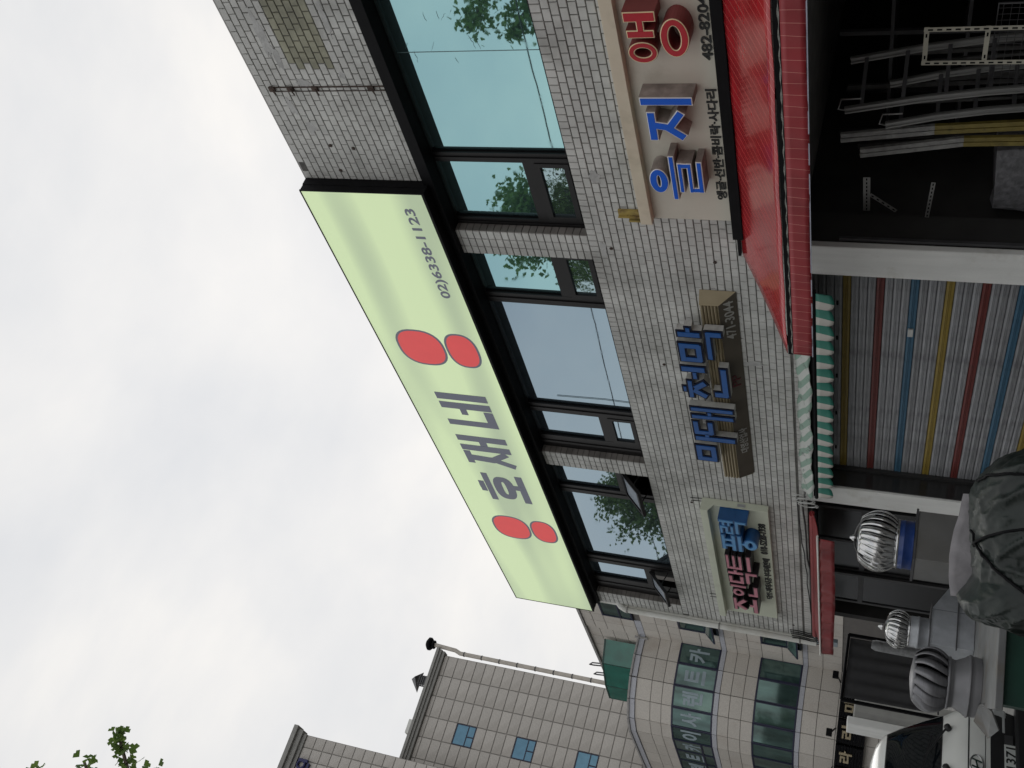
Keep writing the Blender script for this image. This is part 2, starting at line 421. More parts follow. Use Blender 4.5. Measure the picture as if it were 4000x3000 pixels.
def win(x_right, x_left, cells, name='window'):
    """cells: list of (xr, xl, kind) going left; kind 'w' one pane, 'h' pane over a closed hopper, 'o' pane over an open hopper"""
    zb, zt, ztr = 4.937, 6.36, (5.325, 5.44)
    fm = MB()
    fm.box(x_left, x_right, 6.80, 6.90, zb, zb + .05); fm.box(x_left, x_right, 6.80, 6.90, zt - .03, zt + .05)
    edges = [x_right] + [c for cell in cells for c in cell[:2]] + [x_left]
    for i in range(0, len(edges), 2):
        a, b = edges[i + 1], edges[i]
        if b - a > .004: fm.box(a, b, 6.798, 6.902, zb + .05, zt - .03); fm.box(a + (b-a)*.42, a + (b-a)*.58, 6.785, 6.797, zb + .05, zt - .03)
    for (xr, xl, kd, gm) in cells:
        if kd != 'w': fm.box(xl, xr, 6.80, 6.90, *ztr)
    w = obj(name, fm, framem, bld)
    for (xr, xl, kd, gm) in cells:
        lo = zb + .05 if kd == 'w' else ztr[1]
        obj('pane', B(xl + .001, xr - .001, GY, GY + .012, lo, zt - .03), gm, w)
        gb = MB(); gb.box(xl + .001, xr - .001, 6.825, 6.838, lo, lo + .012); gb.box(xl+.001, xl + .012, 6.825, 6.838, lo + .012, zt - .03); gb.box(xr - .012, xr-.001, 6.825, 6.838, lo + .012, zt - .03)
        obj('gasket', gb, blackm, w)
        if kd == 'h':
            sb = MB(); f = .052
            sb.box(xl + .004, xr - .004, 6.79, 6.85, zb + .05, zb + .05 + f); sb.box(xl + .004, xr - .004, 6.79, 6.85, ztr[0] - f, ztr[0])
            sb.box(xl + .004, xl + f, 6.79, 6.85, zb + .05 + f, ztr[0] - f); sb.box(xr - f, xr - .004, 6.79, 6.85, zb + .05 + f, ztr[0] - f)
            obj('sash', sb, framem, w)
            obj('pane', B(xl + f, xr - f, 6.815, 6.825, zb + .05 + f, ztr[0] - f), glass_wavy if gm is glass_teal else gm, w)
        if kd == 'o':
            L = .44; ang = rad(44); c, s_ = math.cos(ang), math.sin(ang); f = .045
            O = Vector((0, 6.80, ztr[0]))
            def q(u, v, n_): return (u, O.y - v * s_ - n_ * c, O.z - v * c + n_ * s_)
            sb = MB()
            for (u0, u1, v0, v1) in ((xl, xr, 0, f), (xl, xr, L - f, L), (xl, xl + f, f, L - f), (xr - f, xr, f, L - f)):
                pts = [q(u, v, n_) for n_ in (0, .045) for (u, v) in ((u0, v0), (u1, v0), (u1, v1), (u0, v1))]
                sb.add(pts, [(0,1,2,3), (7,6,5,4), (0,4,5,1), (1,5,6,2), (2,6,7,3), (3,7,4,0)])
            obj('sash', sb, framem, w)
            pts = [q(u, v, n_) for n_ in (.018, .026) for (u, v) in ((xl + f, f), (xr - f, f), (xr - f, L - f), (xl + f, L - f))]
            obj('pane', MB().add(pts, [(0,1,2,3), (7,6,5,4), (0,4,5,1), (1,5,6,2), (2,6,7,3), (3,7,4,0)]), M('hopper_glass_painted_sky', (.42, .47, .53), .15, var=.1, scale=3, spec=.8), w)  # pale base colour paints in the bright sky reflected by the open pane
            for u in (xl + .02, xr - .02): obj('stay_arm', MB().bar((u, 6.83, zb + .12), q(u, L * .62, .0), .012, .012), framem, w)
            # dark room behind the open sash
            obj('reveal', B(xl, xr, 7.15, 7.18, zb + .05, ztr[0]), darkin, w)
win(-2.0, -7.124, [(-2.1, -2.9, 'h', glass_teal), (-3.05, -6.175, 'w', glass_teal), (-6.288, -7.03, 'h', glass_teal)])
win(-7.466, -11.271, [(-7.53, -8.185, 'h', glass_teal), (-8.34, -10.285, 'w', glass_blue), (-10.455, -11.0, 'h', glass_blue)])
win(-11.6, -15.501, [(-11.66, -12.26, 'o', glass_blue), (-12.45, -14.38, 'w', glass_blue), (-14.60, -15.1, 'o', glass_blue)])

# rusty fixing strip, holes and stubs left on the upper wall
rust = M('rusty_steel', (.065, .045, .036), .85, var=.4, scale=14, bump=.3, bscale=60)
mb = MB(); mb.bar((-5.322, 6.693, 7.67), (-5.318, 6.693, 6.47), .012, .008, up=(0, 1, 0)); mb.bar((-5.37, 6.694, 7.64), (-5.365, 6.694, 6.47), .006, .006, up=(0, 1, 0))
for z in (7.66, 7.46, 7.2, 6.62): mb.box(-5.36, -5.31, 6.675, 6.693, z - .03, z + .03); mb.bar((-5.33, 6.68, z), (-5.37, 6.64, z - .05), .01, .01)
obj('fixing_strip', mb, rust, bld)
for (x, z) in ((-6.02, 7.33), (-6.05, 7.09), (-6.34, 7.35), (-7.28, 4.72), (-7.4, 3.72), (-9.1, 4.42), (-12.1, 4.42), (-15.5, 3.2)):
    o = obj('plugged_hole', MB().lathe([(.017, 0), (.02, .006), (.008, .007)], (0, 0, 0), 7), rust, bld); o.location = (x, 6.698, z); o.rotation_euler = (rad(90), random.random(), 0)
# cement smears, film creases and a hanging cord
smm = M('cement_smear', (.46, .46, .45), .9, var=.15, scale=8, bump=.4, bscale=30, world=True)
for (x, z, rx, rz) in ((-4.75, 7.5, .30, .05), (-5.0, 7.45, .16, .045), (-5.28, 7.3, .06, .09), (-5.2, 6.86, .05, .04), (-4.6, 6.8, .2, .03), (-5.55, 7.55, .12, .05), (-5.8, 7.45, .08, .06), (-7.3, 4.80, .12, .04), (-6.35, 4.72, .10, .06), (-8.95, 3.45, .05, .12), (-12.4, 3.25, .12, .03)):
    n_ = 18; pts = []
    for i in range(n_):
        a = 2 * math.pi * i / n_; k_ = random.uniform(.55, 1.1); pts.append((x + rx * k_ * math.cos(a), z + rz * k_ * math.sin(a)))
    obj('cement_smear', MB().prism(pts, lambda a, b, w: (a, w, b), 6.7005, 6.6962 + random.uniform(-.0008, .0008)), smm, bld)
crm = M('film_crease_line', (.10, .17, .18), .4)
for i in range(9):
    x, z = random.gauss(-4.95, .14), random.uniform(5.1, 6.2); L_ = random.uniform(.05, .16); a = random.uniform(-.6, .9); pts = []
    for q in range(6): pts.append((x - L_ * q / 5 * math.cos(a) + random.uniform(-.008, .008), 6.8385, z + L_ * q / 5 * math.sin(a) * .7 + random.uniform(-.006, .006)))
    obj('film_crease', MB().tube(pts, [.0006, .0011, .0015, .0013, .001, .0006], 5), crm, bld)
obj('hanging_cord', MB().tube([(-10.13, 6.832, 5.92), (-10.12, 6.832, 5.6), (-10.11, 6.832, 5.3), (-10.125, 6.832, 4.99)], .004, 5), crm, bld)

# rain pipe at the left end
pipew = M('white_pipe', (.72, .72, .68), .45, var=.06, scale=3, dirt=(.4, .38, .3), damt=.5)
mb = MB(); mb.tube([(-15.87, 6.74, 6.05), (-15.88, 6.67, 5.98), (-15.88, 6.63, 5.9), (-15.88, 6.63, 2.85)], .048, 12)
dp = obj('rain_pipe', mb, pipew, bld)
mb = MB()
for z in (5.86, 4.35, 3.1): mb.lathe([(.052, -.012), (.056, -.012), (.056, .012), (.052, .012)], (-15.88, 6.63, z), 12)
obj('pipe_clip', mb, conc, dp)
obj('corner_strip', B(-15.93, -15.862, 6.70, 6.9, 2.9, 6.42), pipew, bld)

# cables sagging along the foot of the upper wall
cabm = M('black_cable', (.02, .02, .02), .6); cabw = M('pale_cable', (.55, .56, .54), .5)
def sag(a, b, n, drop, wob=.01):
    a, b = Vector(a), Vector(b); r = []
    for i in range(n + 1):
        t = i / n; p = a.lerp(b, t); p.z -= drop * 4 * t * (1 - t) + random.uniform(-wob, wob); r.append(p)
    return r
k = 0
for (a, b, dr, r, m_) in (((-8.6, 6.66, 2.99), (-11.6, 6.66, 2.96), .02, .008, cabm), ((-8.6, 6.64, 2.96), (-11.5, 6.65, 2.99), .015, .006, cabw), ((-11.55, 6.66, 3.06), (-15.7, 6.66, 2.90), .01, .008, cabm),
                        ((-11.6, 6.65, 3.02), (-15.8, 6.65, 2.88), .03, .006, cabw), ((-11.6, 6.64, 2.98), (-15.82, 6.64, 2.86), .0, .012, cabm)):
    mb = MB(); mb.tube(sag(a, b, 14, dr), r, 6)
    lab = ['black cable sagging over the green striped awning', 'pale cable strung over the green striped awning', 'black cable running under the duct shop sign', 'pale cable drooping above the small red awning', 'thick black cable just above the small red awning'][k]
    tag(obj('cable', mb, m_), lab, 'cable', 'cables along the shop fronts'); k += 1
mb = MB()
for i in range(5):
    c = Vector((-11.5 - .03 * i, 6.64 - .01 * i, 2.98)); pts = []
    for q in range(16):
        a = q / 15 * 6.0 + i; pts.append(c + Vector((.05 * math.cos(a) + .01 * q * .1, -.02 * (i % 2), .11 * math.sin(a) - .02 * i)))
    mb.tube(pts, .006, 5)
tag(obj('cable_coil', mb, cabw), 'tangle of pale cable at the top of the white pillar', 'cable')
mb = MB()
for i in range(6):
    pts = [(-15.62 - .05 * i + .02 * math.sin(q), 6.66 - .008 * i, 3.25 - .07 * q - .01 * i) for q in range(8)]; mb.tube(pts, .01, 6)
tag(obj('cable_bundle', mb, cabm), 'bundle of black cables at the left end of the tiled wall', 'cable')
# ---------------------------------------------------------------- light box sign
def lightface():
    m = bpy.data.materials.new('lit_green_face'); m.use_nodes = True; t = m.node_tree; b = t.nodes['Principled BSDF']
    b.inputs['Base Color'].default_value = (.42, .52, .28, 1); b.inputs['Roughness'].default_value = .35
    tcn = t.nodes.new('ShaderNodeTexCoord'); mpn = t.nodes.new('ShaderNodeMapping'); mpn.inputs['Scale'].default_value = (.20, 1, 2.3); mpn.inputs['Rotation'].default_value = (0, rad(2), 0)
    t.links.new(tcn.outputs['Object'], mpn.inputs[0])
    n = t.nodes.new('ShaderNodeTexNoise'); n.inputs['Scale'].default_value = .95; n.inputs['Detail'].default_value = .3
    t.links.new(mpn.outputs[0], n.inputs['Vector'])
    r = t.nodes.new('ShaderNodeValToRGB')
    r.color_ramp.elements[0].position = .36; r.color_ramp.elements[0].color = (.185, .225, .165, 1)
    r.color_ramp.elements[1].position = .56; r.color_ramp.elements[1].color = (.335, .405, .245, 1)
    t.links.new(n.outputs[0], r.inputs[0]); t.links.new(r.outputs[0], b.inputs['Emission Color']); b.inputs['Emission Strength'].default_value = 1.0
    return m
sg = thing('lightbox_sign', 'long glowing pale green light box sign with dark block lettering along the roof', 'sign')
mb = MB(); x0, x1, zb, zt = -15.92, -6.452, 6.408, 7.80
mb.box(x0, x1, 6.60, 6.692, zb, zt); mb.box(x0 + .004, x1 - .004, 6.53, 6.598, zb + .004, zt - .004)
mb.box(x0, x1, 6.512, 6.529, zb, zb + .028); mb.box(x0, x1, 6.512, 6.529, zt - .012, zt); mb.box(x1 - .012, x1, 6.512, 6.529, zb + .028, zt - .012); mb.box(x0, x0 + .01, 6.512, 6.529, zb + .028, zt - .012)
obj('box_frame', mb, blackm, sg)
obj('face_panel', B(x0 + .012, x1 - .013, 6.518, 6.529, zb + .029, zt - .013), lightface(), sg)
ink = M('charcoal_print', (.075, .08, .10), .5, var=.05, emit=(.06, .065, .085), estr=.8)
t = .115
# ho
shape_obj('letter', [hb(.30, .68, .935, .12), vb(.49, .90, 1.0, .13), hb(.0, 1.0, .79, .13), Ring(.5, .46, .41, .215, .17, .75), vb(.56, .09, .26, .16), hb(.0, 1.0, .075, .15)], -12.455, -11.735, 6.69, 7.40, 6.5175, 6.5150, ink, sg)
# jae
shape_obj('letter', [hb(.03, .46, .93, .14), dg(.235, .9, .20, .42, .19), dg(.24, .50, .04, .02, .15), dg(.20, .46, .46, .12, .15), vb(.585, .0, 1.0, .185), hb(.65, .85, .50, .15), vb(.905, .0, 1.0, .185)], -11.51, -10.80, 6.685, 7.39, 6.5175, 6.5150, ink, sg)
# ne
shape_obj('letter', [vb(.085, .0, 1.0, .17), hb(.0, .50, .09, .18), hb(.36, .66, .575, .13), vb(.63, .0, 1.0, .19), vb(.905, .0, 1.0, .19)], -10.56, -9.85, 6.70, 7.39, 6.5175, 6.5150, ink, sg)
letters('phone_number', '02)6338-1123', -8.005, -6.66, 6.555, 6.70, 6.5175, .0022, ink, sg, bold=.022, slant=.0)
redp = M('red_print', (.50, .055, .045), .5, var=.06, emit=(.42, .045, .05), estr=.75)
def badge(cx, w, z0, z1):
    """plain red rounded emblem with dark rim: a generic stand-in"""
    h = z1 - z0
    for (nm, g, mt, ya) in (('emblem_rim', .028, ink, 6.5170), ('emblem', 0, redp, 6.5158)):
        mb = MB()
        for (u, v, ru, rv) in ((.5, .70, .50, .265), (.5, .20, .47, .17)):
            X, Z = cx + (u - .5) * w, z0 + v * h
            mb.prism([(X + (ru * w + g) * math.copysign(abs(math.cos(a)) ** .8, math.cos(a)), Z + (rv * h + g) * math.copysign(abs(math.sin(a)) ** .8, math.sin(a))) for a in [2 * math.pi * i / 32 for i in range(32)]], lambda a, b, w_: (a, w_, b), 6.5178, ya - .0004 * v)
        obj(nm, mb, mt, sg)
badge(-8.95, .62, 6.52, 7.58); badge(-13.28, .64, 6.50, 7.52)

# ---------------------------------------------------------------- cream shop sign with red and blue channel letters
cream = M('cream_panel', (.62, .585, .50), .5, var=.04, scale=2, dirt=(.34, .30, .22), dscale=1.8, damt=.5, dlo=.52)
c1 = thing('channel_letter_sign', 'cream shop sign with raised red and blue letters above the wide red awning', 'sign')
obj('panel', B(-6.81, -4.0, 6.668, 6.692, 3.502, 4.225), cream, c1)
obj('cap_beam', B(-6.822, -4.0, 6.588, 6.691, 4.226, 4.334), M('cream_beam', (.66, .58, .45), .5, var=.05, dirt=(.36, .30, .2), dscale=2.5, damt=.5), c1, .004)
side = M('letter_side_bronze', (.30, .26, .235), .5, var=.3, scale=10, dirt=(.08, .06, .05), damt=.7)
edge = M('white_letter_edge', (.88, .88, .82), .4); goldedge = M('pale_gold_letter_edge', (.85, .78, .48), .35)
blue = M('blue_acrylic', (.004, .115, .68), .35, var=.06, spec=.25); red = M('red_acrylic', (.46, .024, .038), .35, var=.08, spec=.25)
redside = M('letter_side_red', (.19, .035, .035), .45, var=.2)
def chan(strokes, box, yb, yf, face, bord, sd_, parent, b=.0075):
    p = shape_obj('letter', strokes, *box, yb, yf + .006, sd_, parent, grow=.004)
    shape_obj('letter_edge', strokes, *box, yf + .0055, yf + .001, bord, p)
    shape_obj('letter_face', strokes, *box, yf + .0006, yf - .004, face, p, grow=-b)
    return p
eul = [Ring(.42, .80, .27, .175, .14), hb(.0, .98, .53, .10), hb(.16, .84, .385, .085), vb(.77, .21, .43, .10), hb(.16, .84, .215, .075), vb(.23, .02, .25, .11), hb(.16, .86, .055, .09)]
eul = [Ring(.42, .80, .27, .175, .14), hb(.0, .98, .53, .10), hb(.17, .83, .395, .085), vb(.775, .20, .43, .10), hb(.17, .83, .225, .085), vb(.225, .02, .26, .10), hb(.17, .86, .05, .10)]
chan(eul, (-6.40, -5.90, 3.68, 4.16), 6.667, 6.50, blue, edge, side, c1)
ji = [hb(.0, .66, .83, .17), dg(.36, .80, .30, .45, .17), dg(.34, .58, .06, .22, .17), dg(.30, .50, .66, .24, .17), vb(.91, .0, 1.0, .17)]
chan(ji, (-5.735, -5.295, 3.69, 4.115), 6.667, 6.50, blue, edge, side, c1)
aeng = [Ring(.20, .78, .20, .245, .105), vb(.555, .55, 1.0, .14), hb(.6, .85, .76, .12), vb(.88, .50, 1.02, .18), Ring(.47, .23, .36, .23, .13)]
chan(aeng, (-4.965, -4.50, 3.655, 4.125), 6.667, 6.50, red, goldedge, redside, c1)
inkb = M('black_vinyl', (.012, .012, .012), .4)
letters('phone_number', '482-8204', -5.07, -4.505, 3.53, 3.612, 6.667, .010, inkb, c1, bold=.016)
letters('lettering', '앵글·선반·콤비락·사다리', -6.545, -5.35, 3.532, 3.622, 6.667, .008, inkb, c1, bold=.022)
obj('black_rail', B(-6.95, -3.0, 6.57, 6.69, 3.408, 3.498), blackm, c1)
obj('rail_end', B(-7.25, -6.951, 6.655, 6.69, 3.455, 3.482), blackm, c1)
yel = M('yellow_peeling_angle', (.36, .27, .08), .8, var=.3, dirt=(.12, .07, .04), dscale=14, damt=.9, dlo=.5)
mb = MB(); mb.box(-6.79, -6.73, 6.665, 6.69, 4.335, 4.56); mb.box(-6.80, -6.792, 6.64, 6.69, 4.335, 4.56)
mb.box(-6.87, -6.85, 6.66, 6.69, 4.33, 4.47)
obj('mounting_angle', mb, yel, c1)

# ---------------------------------------------------------------- blue letter sign on ribbed bronze rail
c2 = thing('blue_letter_sign', 'thick blue letters standing on a ribbed bronze rail fixed to tiles', 'sign')
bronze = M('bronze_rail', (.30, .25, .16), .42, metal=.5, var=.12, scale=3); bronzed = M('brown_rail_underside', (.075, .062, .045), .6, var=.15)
mb = MB(); xr, xl = -7.80, -11.15
prof = [(6.69, 3.905), (6.60, 3.90)]
for i in range(5):
    z = 3.895 - i * .0335
    prof += [(6.588, z - .004), (6.582, z - .014), (6.588, z - .026), (6.602, z - .0305)]
prof += [(6.59, 3.715), (6.69, 3.55)]
n = len(prof); vs = [(xr - .12, y, z) for y, z in prof] + [(xl, y, z) for y, z in prof]
mb.add(vs, [(i, i + 1, n + i + 1, n + i) for i in range(n - 2)] + [tuple(range(n - 1, -1, -1)), tuple(range(n, 2 * n))])
obj('ribbed_rail', mb, bronze, c2)
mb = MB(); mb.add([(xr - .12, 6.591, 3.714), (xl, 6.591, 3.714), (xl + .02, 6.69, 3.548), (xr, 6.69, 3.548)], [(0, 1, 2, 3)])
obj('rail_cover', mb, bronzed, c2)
obj('rail_end', MB().add([(xr - .12, 6.589, 3.905), (xr, 6.69, 3.907), (xr, 6.69, 3.548), (xr - .12, 6.591, 3.714)], [(0, 1, 2, 3)]), bronze, c2)
bl2 = M('blue_painted_letter', (.006, .085, .31), .35, var=.12, scale=6, spec=.3); sd2 = M('pale_letter_side', (.44, .44, .42), .6, var=.2, dirt=(.14, .13, .12), dscale=6, damt=.7)
navy = M('navy_letter_rim', (.004, .006, .022), .5, spec=.2)
def chan2(st, box):
    p = shape_obj('letter', st, *box, 6.58, 6.505, sd2, c2, grow=.004)
    shape_obj('letter_edge', st, *box, 6.5045, 6.492, navy, p, grow=.006)
    shape_obj('letter_face', st, *box, 6.4915, 6.484, bl2, p, grow=-.015)
q = .13
chan2([hb(.03, .57, .965, .19), hb(.03, .57, .60, .19), vb(.10, .52, 1.05, .17), vb(.50, .52, 1.05, .17), vb(.83, .0, 1.02, .17), hb(.86, 1.02, .70, .16)], (-10.68, -10.08, 3.67, 4.14))
chan2([vb(.10, .53, 1.0, .17), hb(.05, .50, .92, .17), hb(.05, .50, .58, .17), vb(.66, .0, 1.0, .15), hb(.70, .85, .56, .14), vb(.91, .0, 1.0, .15)], (-10.12, -9.55, 3.66, 4.15))
chan2([hb(.22, .40, .99, .12), hb(.06, .58, .86, .15), dg(.32, .82, .12, .50, .17), dg(.34, .78, .54, .50, .17), hb(.62, .84, .72, .14), vb(.90, .46, 1.02, .17), vb(.22, .02, .36, .17), hb(.16, .98, .09, .18)], (-9.42, -8.80, 3.675, 4.165))
chan2([vb(.09, .50, 1.02, .17), hb(.03, .55, .93, .18), hb(.03, .55, .56, .18), vb(.49, .50, 1.02, .17), vb(.82, .46, 1.0, .17), hb(.86, 1.02, .74, .15), hb(.12, .93, .32, .16), vb(.86, .0, .38, .17)], (-8.74, -8.17, 3.68, 4.15))
# slanted underside lettering lies flush on the sloping face
wl = M('pale_lettering', (.36, .355, .33), .5)
def slopetext(nm, body, x0, x1, t0, t1, mt, bold):
    me = text_mesh(body, bold, 1.0); xs = [v.co.x for v in me.vertices]; ys = [v.co.y for v in me.vertices]
    ax, bx, ay, by = min(xs), max(xs), min(ys), max(ys)
    for v in me.vertices:
        u = (v.co.x - ax) / (bx - ax); w = (v.co.y - ay) / (by - ay); s_ = t0 + (t1 - t0) * w; d = v.co.z + .5
        v.co = (x0 + u * (x1 - x0), 6.691 - .1 * s_ - .004 * d, 3.546 + .166 * s_ - .0025 * d)
    me.materials.clear(); link(nm, me, c2, mt)
slopetext('phone_number', '471-3044', -8.48, -7.90, .22, .75, wl, .012)
slopetext('lettering', '대영산업사', -10.62, -10.12, .22, .72, wl, .01)
slopetext('graffiti', 'PP', -9.30, -9.10, .25, .75, M('dark_red_marker', (.10, .012, .02), .6), .0)

# ---------------------------------------------------------------- pale green duct shop sign
c3 = thing('duct_shop_sign', 'pale green box sign with pink and blue letters at the left end', 'sign')
pg = M('pale_green_panel', (.60, .63, .51), .5, var=.05, scale=2, dirt=(.32, .33, .25), dscale=2, damt=.45)
obj('panel', B(-15.18, -11.94, 6.62, 6.69, 3.415, 4.165), pg, c3)
mb = MB(); mb.box(-15.18, -11.94, 6.51, 6.69, 4.166, 4.262)
obj('cap_beam', mb, pg, c3, .004)
mb = MB(); mb.add([(-11.938, 6.692, 4.262), (-11.938, 6.51, 4.262), (-11.938, 6.51, 4.166), (-11.938, 6.60, 4.10), (-11.938, 6.60, 3.415), (-11.938, 6.692, 3.415), (-11.92, 6.692, 4.262), (-11.92, 6.51, 4.262), (-11.92, 6.51, 4.166), (-11.92, 6.60, 4.10), (-11.92, 6.60, 3.415), (-11.92, 6.692, 3.415)],
    [(0,1,2,3,4,5), (11,10,9,8,7,6), (0,6,7,1), (1,7,8,2), (2,8,9,3), (3,9,10,4), (4,10,11,5), (5,11,6,0)])
obj('end_cheek', mb, pg, c3)
obj('hinge_plate', MB().box(-11.919, -11.912, 6.62, 6.66, 3.70, 3.80), M('zinc', (.45, .46, .47), .4, metal=.8), c3)
pink = M('faded_pink_face', (.56, .22, .28), .4, var=.12); lblue = M('sky_blue_face', (.10, .30, .58), .4, var=.1); dblue = M('deep_blue_side', (.016, .085, .24), .4, var=.2)
def chan3(st, box, face, sd_):
    p = shape_obj('letter', st, *box, 6.615, 6.435, sd_, c3, grow=.012)
    shape_obj('letter_face', st, *box, 6.4345, 6.424, face, p, grow=-.003)
drk = M('black_letter_side', (.014, .010, .012), .4)
P_ = (3.62, 3.985)
jo = [hb(.08, .92, .93, .12), dg(.5, .9, .16, .52, .15), dg(.48, .84, .86, .52, .15), vb(.5, .2, .36, .13), hb(.0, 1.0, .14, .16)]
inn = [Ring(.34, .74, .27, .22, .11), vb(.86, .42, 1.02, .13), vb(.24, .04, .36, .14), hb(.17, .92, .06, .15)]
dak = [hb(.04, .52, .95, .12), vb(.11, .52, .98, .14), hb(.04, .54, .55, .12), vb(.80, .48, 1.02, .14), hb(.84, 1.0, .75, .11), hb(.10, .88, .34, .13), vb(.82, .0, .38, .14)]
teu = [vb(.10, .42, 1.0, .14), hb(.04, .96, .95, .11), hb(.04, .96, .70, .11), hb(.04, .96, .45, .12), hb(.0, 1.0, .12, .15)]
chan3(jo, (-14.68, -14.24, *P_), pink, drk); chan3(inn, (-14.19, -13.81, *P_), pink, drk)
chan3(dak, (-13.77, -13.37, 3.60, 3.99), pink, drk); chan3(teu, (-13.34, -12.93, 3.655, 3.995), pink, drk)
pung = [hb(.04, .96, .96, .10), vb(.32, .70, .96, .13), vb(.68, .70, .96, .13), hb(.0, 1.0, .66, .11), hb(.0, 1.0, .48, .11), vb(.5, .34, .48, .11), Ring(.5, .17, .31, .19, .13)]
ryeok = [hb(.04, .54, .96, .10), vb(.49, .76, .98, .12), hb(.04, .54, .75, .10), vb(.10, .52, .78, .12), hb(.04, .56, .55, .10), hb(.6, .86, .86, .09), hb(.6, .86, .66, .09), vb(.90, .48, 1.02, .13), hb(.10, .96, .36, .12), vb(.89, .0, .40, .13)]
chan3(pung, (-12.77, -12.36, 3.56, 4.005), lblue, dblue); chan3(ryeok, (-12.33, -11.96, 3.665, 4.005), lblue, dblue)
letters('phone_number', '010-5228-1938', -13.12, -12.28, 3.46, 3.56, 6.619, .008, inkb, c3, bold=.03)
letters('lettering', '닥트·제작시공·부자재판매', -14.52, -13.25, 3.445, 3.545, 6.619, .008, inkb, c3, bold=.03)
for x in (-14.9, -14.8, -12.0, -11.93): obj('hanger_rod', MB().bar((x, 6.68, 4.26), (x - .03, 6.685, 4.42), .007, .007), blackm, c3)

# ---------------------------------------------------------------- awnings
def vinyl(name, col, stripe, pitch, axis, rough=.16, wid=.04):
    m = bpy.data.materials.new(name); m.use_nodes = True; t_ = m.node_tree; b = t_.nodes['Principled BSDF']
    tcn = t_.nodes.new('ShaderNodeTexCoord'); sp = t_.nodes.new('ShaderNodeSeparateXYZ'); t_.links.new(tcn.outputs['Object'], sp.inputs[0])
    d = t_.nodes.new('ShaderNodeMath'); d.operation = 'DIVIDE'; d.inputs[1].default_value = pitch; t_.links.new(sp.outputs[axis], d.inputs[0])
    fr = t_.nodes.new('ShaderNodeMath'); fr.operation = 'FRACT'; t_.links.new(d.outputs[0], fr.inputs[0])
    lt = t_.nodes.new('ShaderNodeMath'); lt.operation = 'LESS_THAN'; lt.inputs[1].default_value = wid; t_.links.new(fr.outputs[0], lt.inputs[0])
    no = t_.nodes.new('ShaderNodeTexNoise'); no.inputs['Scale'].default_value = 2.5; no.inputs['Detail'].default_value = 6; t_.links.new(tcn.outputs['Object'], no.inputs['Vector'])
    r = t_.nodes.new('ShaderNodeValToRGB'); r.color_ramp.elements[0].position = .35; r.color_ramp.elements[0].color = (*[c * .72 for c in col], 1); r.color_ramp.elements[1].position = .65; r.color_ramp.elements[1].color = (*col, 1)
    t_.links.new(no.outputs[0], r.inputs[0])
    mx_ = t_.nodes.new('ShaderNodeMixRGB'); mx_.inputs[2].default_value = (*stripe, 1); t_.links.new(lt.outputs[0], mx_.inputs[0]); t_.links.new(r.outputs[0], mx_.inputs[1])
    t_.links.new(mx_.outputs[0], b.inputs['Base Color']); b.inputs['Roughness'].default_value = rough; b.inputs['Specular IOR Level'].default_value = .6
    nb = t_.nodes.new('ShaderNodeTexNoise'); nb.inputs['Scale'].default_value = 3.5; t_.links.new(tcn.outputs['Object'], nb.inputs['Vector'])
    bp = t_.nodes.new('ShaderNodeBump'); bp.inputs['Strength'].default_value = .08; bp.inputs['Distance'].default_value = .02; t_.links.new(nb.outputs[0], bp.inputs['Height']); t_.links.new(bp.outputs[0], b.inputs['Normal'])
    return m
redv = vinyl('red_striped_vinyl', (.47, .020, .028), (.72, .24, .20), .09, 0, rough=.14, wid=.045)
aw = thing('red_awning', 'wide sloping red striped vinyl awning with straight valance over the dark shop', 'awning')
X0, X1 = -7.235, -2.6
mb = MB(); nx = 40; ny = 8
vs = []
for i in range(nx + 1):
    x = X0 + (X1 - X0) * i / nx
    for j in range(ny + 1):
        s_ = j / ny; y = 6.66 + (5.56 - 6.66) * s_; z = 3.44 + (2.885 - 3.44) * s_ - .012 * math.sin(math.pi * s_) + .003 * math.sin(x * 9)
        vs.append((x, y, z))
mb.add(vs, [(i * (ny + 1) + j, (i + 1) * (ny + 1) + j, (i + 1) * (ny + 1) + j + 1, i * (ny + 1) + j + 1) for i in range(nx) for j in range(ny)], True)
o = obj('canopy', mb, redv, aw); so = o.modifiers.new('cloth', 'SOLIDIFY'); so.thickness = .004; so.offset = -1
mb = MB(); vs = []; nx = 120
for i in range(nx + 1):
    x = X0 + .01 + (X1 - X0 - .01) * i / nx
    for j in range(5):
        s_ = j / 4; vs.append((x, 5.545 - .012 * s_ - .008 * math.sin(x * 23) * s_ * (1 + 1.5 * max(0, (-6.5 - x))), 2.832 - .158 * s_ + .006 * math.sin(x * 4.1) * s_))
mb.add(vs, [(i * 5 + j, i * 5 + j + 1, (i + 1) * 5 + j + 1, (i + 1) * 5 + j) for i in range(nx) for j in range(4)], True)
o = obj('valance', mb, vinyl('red_valance_vinyl', (.33, .018, .026), (.6, .24, .2), .09, 0, rough=.5, wid=.035), aw); so = o.modifiers.new('cloth', 'SOLIDIFY'); so.thickness = .004
obj('valance_hem', MB().bar((X0 + .01, 5.533, 2.674), (X1, 5.533, 2.671), .008, .008), M('pale_hem', (.4, .42, .5), .5), aw)
mb = MB(); mb.box(X0, X1, 5.548, 5.59, 2.836, 2.876); mb.box(X0, X0 + .03, 5.6, 6.66, 2.86, 2.89) if False else None
mb.bar((X0 + .02, 6.66, 3.40), (X0 + .02, 5.58, 2.85), .025, .025); mb.bar((-4.6, 6.66, 3.40), (-4.6, 5.58, 2.85), .025, .025)
obj('front_bar', mb, blackm, aw)
mb = MB(); vs = []; nx = 260
for i in range(nx + 1):
    x = X0 + .02 + (X1 - X0 - .02) * i / nx; vs += [(x, 5.546, 2.846 + .004 * math.sin(x * 40)), (x, 5.544, 2.838 + .003 * math.sin(x * 31))]
